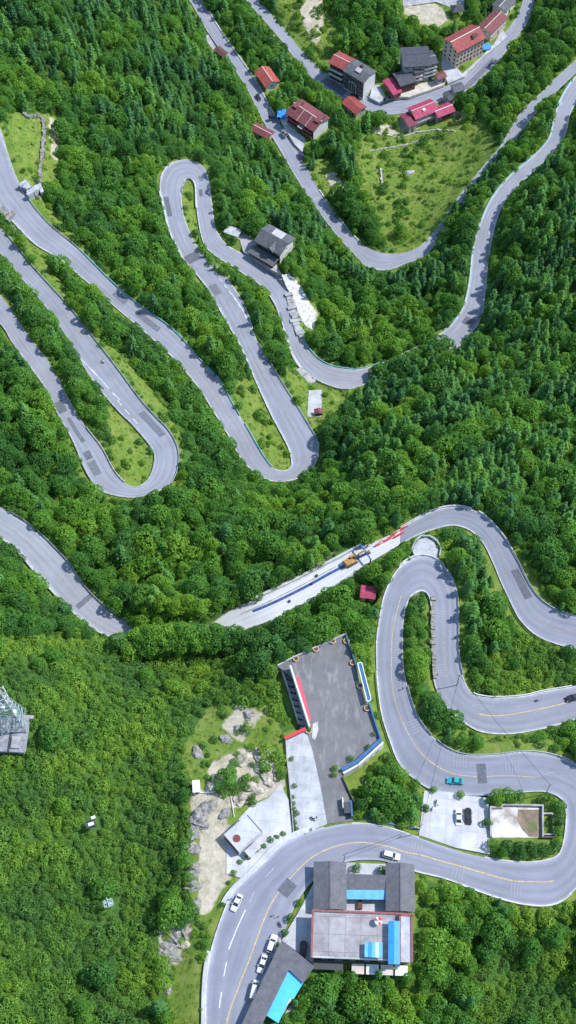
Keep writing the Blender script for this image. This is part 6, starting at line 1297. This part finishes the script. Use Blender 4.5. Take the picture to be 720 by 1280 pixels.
def scatter(kind, step, prob):
    """jittered lattice of plants on the hillside; returns rows x, y, z, scale, variant, rot"""
    K_ = KIND[kind]; xs = np.arange(-205, 205, step); ys = np.arange(0, 700, step); X, Y = np.meshgrid(xs, ys); X = X + RNG.uniform(-.45, .45, X.shape) * step; Y = Y + RNG.uniform(-.45, .45, X.shape) * step
    X = X.ravel(); Y = Y.ravel(); Zt = tz(X, Y); x, y, dep = proj(np.stack([X, Y, Zt], -1)); ok = (x > -190) & (x < 910) & (y > -110) & (y < 1460); X, Y, Zt, x, y, dep = [a[ok] for a in (X, Y, Zt, x, y, dep)]
    pr = prob(x, y, X, Y); ok = RNG.uniform(size=len(X)) < pr; X, Y, Zt, dep, x, y = [a[ok] for a in (X, Y, Zt, dep, x, y)]
    sc_ = (RNG.lognormal(-.04, .31, len(X)) * (.9 if kind == 'bush' else 1)).clip(.45, 1.75); res = np.zeros(len(X), bool)
    rdist = best_at(X, Y)
    for f in (1.0, .78, .58):
        s = sc_ * f; good = rdist > (.78 if kind != 'bush' else .45) * K_['R'] * s
        for k, o in ((0, 0), (.45, 0), (.9, 0), (.45, .85), (.45, -.85)):
            for ax in ((0,) if o == 0 else (0, 1)):
                p = np.stack([X + (o * K_['R'] * s if ax == 0 else 0), Y + (o * K_['R'] * s if ax == 1 else 0), Zt + k * K_['H'] * s], -1); a, b, _ = proj(p); good &= ~look(CLEAR, a, b)
        new = good & ~res; sc_[new] = s[new]; res |= good
    X, Y, Zt, dep, sc_, x, y = [a[res] for a in (X, Y, Zt, dep, sc_, x, y)]
    return np.stack([X, Y, Zt, sc_, RNG.integers(0, len(K_['v']), len(X)), RNG.uniform(0, 6.28, len(X)), dep, x, y], 1)
def best_at(x, y):
    i = np.clip(np.round((x - X0) / G), 0, best.shape[1] - 1).astype(int); j = np.clip(np.round((y - Y0) / G), 0, best.shape[0] - 1).astype(int); return best[j, i]
def nz2(X, Y, s, seed): return fbm(X, Y, s, 2, seed)
def p_con(x, y, X, Y): return np.where(look(GRASS, x, y) | look(BUSH, x, y), 0.0, np.where(look(CONIF, x, y), np.clip(np.where(x < 360, .38, .52) + .7 * nz2(X, Y, 38, 5), .06, .92), np.clip(.08 + .25 * nz2(X, Y, 30, 6), 0, .3)))
def p_bro(x, y, X, Y): return np.where(look(GRASS, x, y), .012, np.where(look(BUSH, x, y), np.clip(.03 + .12 * nz2(X, Y, 26, 8), 0, .2), np.where(look(CONIF, x, y), np.clip(.42 - .8 * nz2(X, Y, 38, 5), .05, .95), .93)))
def p_bush(x, y, X, Y): return np.where(look(BARE, x, y), .2, np.where(look(GRASS, x, y), np.clip(.12 + .3 * nz2(X, Y, 14, 11), .03, .5), np.where(look(BUSH, x, y), .97, .5)))
PTS = {'broadleaf': scatter('broadleaf', 3.7, p_bro), 'conifer': scatter('conifer', 2.9, p_con), 'bush': scatter('bush', 1.75, p_bush)}
# plants whose place matters in the picture (px of the crown centre, ground height, radius in metres)
def area_name(x, y):
    for (x0, y0, x1, y1), t in (((516, 1085, 800, 1400), 'in the wood right of the flat-roofed hall'), ((360, 1195, 516, 1400), 'in the wood below the flat-roofed hall'), ((440, 930, 530, 1030), 'on the slope left of the white plaza'), ((500, 735, 545, 905), 'inside the central hairpin bend'),
      ((545, 880, 800, 950), 'between the two legs of the road by the black car'), ((540, 660, 800, 870), 'between the central hairpin and the S-bend'), ((355, 680, 480, 860), 'between the building site and the car park'), ((0, 780, 360, 860), 'on the crest of the spur above the scrub'),
      ((-200, 780, 262, 1400), 'in the scrub of the lower left slope'), ((590, 560, 800, 770), 'above the S-bend at right'), ((380, 440, 800, 690), 'on the dark slope in the middle of the right half'), ((0, 600, 600, 790), 'in the valley wood above the building site'), ((230, 780, 440, 1100), 'around the open rocky slope'),
      ((-100, 350, 130, 700), 'on the lower left switchback slope'), ((100, 350, 420, 620), 'between the switchback legs'), ((540, 0, 800, 440), 'on the slope at the right border'), ((0, 0, 340, 350), 'on the upper left slope')):
        if x0 <= x < x1 and y0 <= y < y1: return t
    return 'in the village valley at the top'
WORD = {'broadleaf': ('broadleaf_tree', 'leafy green broadleaf tree', 'tree', 'broadleaf trees'), 'conifer': ('conifer_tree', 'narrow dark conifer', 'conifer', 'dark conifers'), 'bush': ('bush', 'low rounded bush', 'bush', 'low bushes')}
def plant(kind, x, y, z, s, v, rot, label, cat, group, sz=None, name=None):
    cm, tm_ = KIND[kind]['v'][int(v)]; nm = name or WORD[kind][0]
    if kind == 'bush':
        o = bpy.data.objects.new(nm, cm); COL.objects.link(o); 
    else:
        o = bpy.data.objects.new(nm, None); o.empty_display_size = .5; COL.objects.link(o)
        for n_, me in (('crown', cm), ('trunk', tm_)): c_ = bpy.data.objects.new(n_, me); COL.objects.link(c_); c_.parent = o
    o.location = (x, y, z); o.rotation_euler = (0, 0, rot); o.scale = (s, s, s * (sz or 1)); return tag(o, label, cat, group)
SPECIAL = [('broadleaf', 617, 1056, -4.3, 2.1), ('broadleaf', 634, 1058, -4.4, 2.2), ('broadleaf', 650, 1060, -4.5, 2.2), ('broadleaf', 665, 1061, -4.6, 2.2), ('broadleaf', 680, 1062, -4.7, 2.3), ('broadleaf', 694, 1058, -4.8, 1.7),
 ('broadleaf', 623, 996, -5.3, 2.6), ('broadleaf', 636, 994, -5.4, 2.6), ('broadleaf', 649, 996, -5.4, 2.0), ('broadleaf', 610, 1001, -5.5, 1.0), ('broadleaf', 609, 1028, -4.9, 1.4), ('broadleaf', 674, 1000, -5.3, 1.1), ('broadleaf', 687, 998, -5.3, 1.8), ('broadleaf', 698, 1008, -5.2, 2.2), ('broadleaf', 699, 1024, -5.0, 2.2), ('broadleaf', 697, 1038, -4.9, 1.8),
 ('broadleaf', 542, 987, -6.6, 1.2), ('broadleaf', 576, 993, -6.2, 1.3), ('broadleaf', 533, 1010, -5.6, 1.2), ('broadleaf', 446, 1085, -2.5, 1.5), ('broadleaf', 479, 1087, -2.5, 1.5),
 ('broadleaf', 375, 1128, -1.2, 1.2), ('broadleaf', 363, 1147, -1.0, 1.3), ('broadleaf', 356, 1166, -.8, 1.1), ('broadleaf', 348, 1181, -.6, .8), ('broadleaf', 342, 1200, -.5, .8)]
HEDGE = ['leftmost round tree of the row below the stained yard', 'second round tree from the left in the row below the stained yard', 'third round tree in the row below the stained yard', 'fourth round tree in the row below the stained yard', 'fifth round tree in the row below the stained yard', 'last round tree at the right end of the row below the stained yard',
 'large round tree above the left corner of the stained yard', 'large round tree above the middle of the stained yard', 'round tree nearest the road above the stained yard', 'tiny round bush at the upper right corner of the white plaza', 'round bush on the border between plaza and stained yard', 'small round tree above the right end of the stained yard', 'round tree behind the small extra walled bay, top', 'tall round tree right of the small walled bay', 'middle round tree right of the small walled bay', 'lowest round tree right of the small walled bay',
 'small tree at the top left corner of the white plaza', 'small tree on the upper kerb of the white plaza', 'small tree on the left border of the white plaza', 'clipped tree beside the left gabled wing', 'clipped tree beside the right gabled wing', 'topmost roadside sapling above the parked white cars', 'roadside sapling beside the black motorcycle', 'roadside sapling nearest the uppermost parked white car', 'tiny sapling beside the uppermost parked white car', 'lowest sapling between the parked cars and shingle roof']
for (kd, px, py, z, r), lb in zip(SPECIAL, HEDGE):
    p = P(px, py, z + r * 1.1); s = r / 3.0; plant(kd, p[0], p[1], z - .2, s, random.randrange(6), random.uniform(0, 6), lb, 'tree', 'ornamental trees round the yards', name='round_tree')
for px, py, r in ((462,974,1.6),(472,962,1.9),(484,950,1.8),(468,985,2.0),(456,990,1.2),(490,962,2.2)):
    p = hit(px, py); plant('broadleaf', p[0], p[1], p[2] - .2, r / 3.0, random.randrange(6), random.uniform(0, 6), 'bushy tree crowded below the white angled wall of the car park', 'tree', 'trees below the angled car park wall', name='round_tree')
ISL = [(516,760,1.7),(514,775,1.6),(512,790,1.9),(516,803,1.5),(512,818,2.0),(519,830,1.7),(514,845,1.9),(523,858,1.8),(530,872,2.0),(540,884,1.8),(551,893,1.8),(563,905,2.0),(530,890,1.5),(546,908,1.7),(577,925,2.3),(595,931,2.0),(560,925,1.6),(527,770,1.2),(530,845,1.2)]
for px, py, r in ISL:
    p = hit(px, py + 3); plant('broadleaf', p[0], p[1], p[2] - .2, r / 3.0, random.randrange(6), random.uniform(0, 6), 'bushy round tree in the row inside the central hairpin bend', 'tree', 'row of trees inside the central hairpin', name='round_tree')
for px, py, r, lb in ((364,948,.9,'uppermost of the three small trees on the paved walkway'),(368,982,.85,'middle one of the three small trees on the paved walkway'),(371,1016,.9,'lowest of the three small trees on the paved walkway'),(439,948,1.2,'round tree behind the blue coping, left one'),(461,934,1.1,'round tree behind the blue coping near the corner'),(418,960,1.1,'upper shrub at the narrow neck of the car park'),(417,968,1.0,'lower shrub at the narrow neck of the car park'),(386,911,.7,'shrub in the planter at the red lintel'),(458,883,.6,'shrub in the planter below the white frame canopy'),(467,917,.8,'small shrub by the blue fence corner')):
    p = P(px, py, -1.9); plant('bush', p[0], p[1], -2.7 if py != 911 else -2.1, r / 1.5, random.randrange(6), 0, lb, 'bush', 'small plants set out on the car park', name='potted_bush')
for i, (px, py) in enumerate([(365,996),(366,1004),(367,1012),(367,1020),(368,1028),(369,1036),(370,1043),(300,1078),(310,1072),(320,1064),(330,1058),(338,1050),(346,1046),(354,1042),(292,1092),(286,1104),(380,1042),(388,1038)]):
    p = P(px, py, -2.2); plant('bush', p[0], p[1], float(tz(p[0], p[1])) if i > 6 else -2.8, .5 + .15 * (i % 3) / 2, i % 6, i, 'low hedge bush lining the edge of the white terrace and walkway', 'bush', 'hedge bushes lining the white terrace', name='hedge_bush')
TALL = [(472,474),(483,469),(492,466),(501,461),(510,457),(519,452),(530,447),(539,441),(548,434),(479,478),(497,472),(515,464),(534,454),(546,446),(556,436)]
for i, (px, py) in enumerate(TALL):
    p = P(px, py + 3, -112); plant('broadleaf', p[0], p[1], float(tz(p[0], p[1])) - .3, random.uniform(1.3, 1.6), i % 6, i, 'tall tree screening the hidden road between bend and isolated road', 'tree', 'tall trees screening the hidden piece of road')
for i, (px, py) in enumerate([(245,296),(249,305),(253,314),(258,322),(263,331),(269,338),(276,342)]):
    p = hit(px, py); plant('conifer' if i % 2 else 'broadleaf', p[0], p[1], p[2] - .3, random.uniform(.55, .8), i % 6, i, 'dark tree on the narrow strip between the legs of the upper hairpin', 'tree', 'trees on the strip inside the upper hairpin')
for i, (px, py) in enumerate([(626,200),(618,210),(610,220),(603,229),(597,238),(591,247),(585,256),(579,265),(573,274),(567,283),(561,291),(555,300),(549,308),(543,316)]):
    p = P(px + 4, py + 3, -138); plant('conifer' if i % 3 else 'broadleaf', p[0], p[1], float(tz(p[0], p[1])) - .3, random.uniform(.85, 1.15), i % 6, i, 'tree leaning over the narrow road at the right edge of the meadow', 'tree', 'trees overhanging the narrow meadow road')
for i in range(24):
    px = 150 + i * 6.8; p = P(px + 3 * (i % 2), 800 + 5 * (i % 3) + (8 if px < 165 else 0), -17); plant('broadleaf', p[0], p[1], float(tz(p[0], p[1])) - .3, random.uniform(1.1, 1.45), i % 6, i, 'tall tree on the crest of the spur hiding the road', 'tree', 'tall trees along the crest of the spur')
# the 300 largest of each kind as things, the rest of the wood as one mass per kind
MASS = {'broadleaf': 'broadleaf_woodland', 'conifer': 'conifer_woodland', 'bush': 'undergrowth'}
def mass_nodes(kind, things):
    ng = bpy.data.node_groups.new(MASS[kind], 'GeometryNodeTree'); ng.interface.new_socket('Geometry', in_out='INPUT', socket_type='NodeSocketGeometry'); ng.interface.new_socket('Geometry', in_out='OUTPUT', socket_type='NodeSocketGeometry')
    N = ng.nodes; L = ng.links; gi = N.new('NodeGroupInput'); go = N.new('NodeGroupOutput'); jn = N.new('GeometryNodeJoinGeometry')
    for grp in things[::-1]:
        j2 = N.new('GeometryNodeJoinGeometry')
        for ob in grp: oi = N.new('GeometryNodeObjectInfo'); oi.inputs['Object'].default_value = ob; oi.transform_space = 'ORIGINAL'; L.new(oi.outputs['Geometry'], j2.inputs[0])
        g2 = N.new('GeometryNodeGeometryToInstance'); L.new(j2.outputs[0], g2.inputs[0]); L.new(g2.outputs[0], jn.inputs[0])
    ip = N.new('GeometryNodeInstanceOnPoints'); L.new(gi.outputs[0], ip.inputs['Points']); L.new(jn.outputs[0], ip.inputs['Instance']); ip.inputs['Pick Instance'].default_value = True
    def attr(n_, t): a = N.new('GeometryNodeInputNamedAttribute'); a.data_type = t; a.inputs['Name'].default_value = n_; return [o for o in a.outputs if o.enabled][0]
    L.new(attr('variant', 'INT'), ip.inputs['Instance Index']); L.new(attr('size', 'FLOAT_VECTOR'), ip.inputs['Scale'])
    cb_ = N.new('ShaderNodeCombineXYZ'); L.new(attr('turn', 'FLOAT'), cb_.inputs[2]); L.new(cb_.outputs[0], ip.inputs['Rotation']); L.new(ip.outputs[0], go.inputs[0]); return ng
for kind, arr in PTS.items():
    inview = (arr[:, 7] > 6) & (arr[:, 7] < 714) & (arr[:, 8] > 10) & (arr[:, 8] < 1272); size = np.where(inview, arr[:, 3] * KIND[kind]['R'] / arr[:, 6], 0)
    # hidden behind the spur: keep those as mass
    o_ = np.argsort(-size); keepn = {'broadleaf': 204, 'conifer': 280, 'bush': 262}[kind]; ind = o_[:keepn]; rest = o_[keepn:]; firsts = {}
    w_ = WORD[kind]
    for i in ind:
        x, y, z, s, v, rot, dep, px, py = arr[i]; an = area_name(px, py)
        o = plant(kind, x, y, z - .15, s, v, rot, w_[1] + ' ' + an, w_[2], w_[3] + ' ' + an)
        if int(v) not in firsts: firsts[int(v)] = [o] if kind == 'bush' else list(o.children)
    a = arr[rest]; me = bpy.data.meshes.new(MASS[kind]); me.vertices.add(len(a)); co = a[:, :3].copy(); co[:, 2] -= .15; me.vertices.foreach_set('co', co.astype(np.float32).ravel())
    at = me.attributes.new('variant', 'INT', 'POINT'); at.data.foreach_set('value', a[:, 4].astype(np.int32)); at = me.attributes.new('turn', 'FLOAT', 'POINT'); at.data.foreach_set('value', a[:, 5].astype(np.float32))
    at = me.attributes.new('size', 'FLOAT_VECTOR', 'POINT'); zz = RNG.uniform(.75, 1.28, len(a)); at.data.foreach_set('vector', np.stack([a[:, 3], a[:, 3], a[:, 3] * zz], 1).astype(np.float32).ravel())
    ob = bpy.data.objects.new(MASS[kind], me); COL.objects.link(ob); tag(ob, kind='stuff', label={'broadleaf': 'dense green broadleaf wood covering the hillsides', 'conifer': 'dark conifer plantation on the upper and right-hand slopes', 'bush': 'yellow-green scrub and undergrowth between the trees'}[kind], cat={'broadleaf': 'woodland', 'conifer': 'woodland', 'bush': 'undergrowth'}[kind])
    md = ob.modifiers.new('instances', 'NODES'); md.node_group = mass_nodes(kind, [firsts[v] for v in range(len(KIND[kind]['v']))])
    print(kind, len(arr))
# grass tufts on the open ground
gt_ = MB(); 
for i in range(26):
    a = RNG.uniform(0, 6.28); r_ = RNG.uniform(0, .5); x, y = r_ * math.cos(a), r_ * math.sin(a); h_ = RNG.uniform(.18, .42); b_ = RNG.uniform(0, 6.28); gt_.add([(x, y, 0), (x + .1 * math.cos(b_), y + .1 * math.sin(b_), 0), (x + RNG.uniform(-.15, .15), y + RNG.uniform(-.15, .15), h_)], [(0, 1, 2)])
M_TUFT = foliage_mat('grass_blades', [(0.095, 0.18, 0.030), (0.145, 0.24, 0.038), (0.20, 0.27, 0.05), (0.27, 0.30, 0.10)], scale=.08, trans=.2)
n_ = 26000; X = RNG.uniform(-190, 190, n_ * 4); Y = RNG.uniform(20, 680, n_ * 4); x, y, _ = proj(np.stack([X, Y, tz(X, Y)], -1)); ok = look(GRASS, x, y) & ~look(BARE, x, y) & (best_at(X, Y) > .8) & (x > -20) & (x < 740) & (y > -20) & (y < 1300); X, Y = X[ok][:n_], Y[ok][:n_]
tv = np.array(gt_.v); allv = []; k_ = len(tv)
for a, b in zip(X, Y):
    g = float(tz(a, b)); th = RNG.uniform(0, 6.28); c_, s_ = math.cos(th), math.sin(th); s1 = RNG.uniform(.6, 1.6); allv.append(np.stack([a + s1 * (tv[:, 0] * c_ - tv[:, 1] * s_), b + s1 * (tv[:, 0] * s_ + tv[:, 1] * c_), g + s1 * tv[:, 2] - .03], 1))
allv = np.concatenate(allv); nf = len(allv) // 3; me = bpy.data.meshes.new('grass'); me.vertices.add(len(allv)); me.vertices.foreach_set('co', allv.astype(np.float32).ravel()); me.loops.add(nf * 3); me.loops.foreach_set('vertex_index', np.arange(nf * 3, dtype=np.int32)); me.polygons.add(nf); me.polygons.foreach_set('loop_start', (np.arange(nf) * 3).astype(np.int32)); me.polygons.foreach_set('loop_total', np.full(nf, 3, np.int32)); me.update(calc_edges=True); me.materials.append(M_TUFT)
ob = bpy.data.objects.new('grass', me); COL.objects.link(ob); tag(ob, label='rough yellow-green grass on the open terraces and verges', kind='stuff', cat='grass')
# ------------------------------------------------------------------ light
SUN_EL, SX, SY = R(54), 0.97, 0.22
hd = Vector((SX, SY)).normalized(); sd = Vector((hd.x * math.cos(SUN_EL), hd.y * math.cos(SUN_EL), math.sin(SUN_EL)))
sun = bpy.data.lights.new('sun', 'SUN'); sun.energy = 3.1; sun.angle = R(0.6); sun.color = (1.0, 0.97, 0.93)
so = bpy.data.objects.new('sun', sun); COL.objects.link(so); so.rotation_euler = sd.to_track_quat('Z', 'Y').to_euler(); so.location = (0, 200, 300)
wd = bpy.data.worlds.new('World'); sc.world = wd; wd.use_nodes = True; bg = wd.node_tree.nodes['Background']; sky = wd.node_tree.nodes.new('ShaderNodeTexSky')
sky.sky_type = 'NISHITA'; sky.sun_disc = False; sky.sun_elevation = SUN_EL; sky.sun_rotation = math.atan2(sd.x, sd.y); sky.altitude = 800; sky.air_density = 1.2; sky.dust_density = 0.6; sky.ozone_density = 1.5
wd.node_tree.links.new(sky.outputs[0], bg.inputs['Color']); bg.inputs['Strength'].default_value = 0.15
sc.view_settings.view_transform = 'Standard'; sc.view_settings.look = 'None'; sc.view_settings.exposure = 0.62; sc.view_settings.gamma = 1.0
sc.cycles.use_denoising = True; sc.cycles.max_bounces = 6; sc.cycles.diffuse_bounces = 3; sc.cycles.transmission_bounces = 3; sc.cycles.glossy_bounces = 2
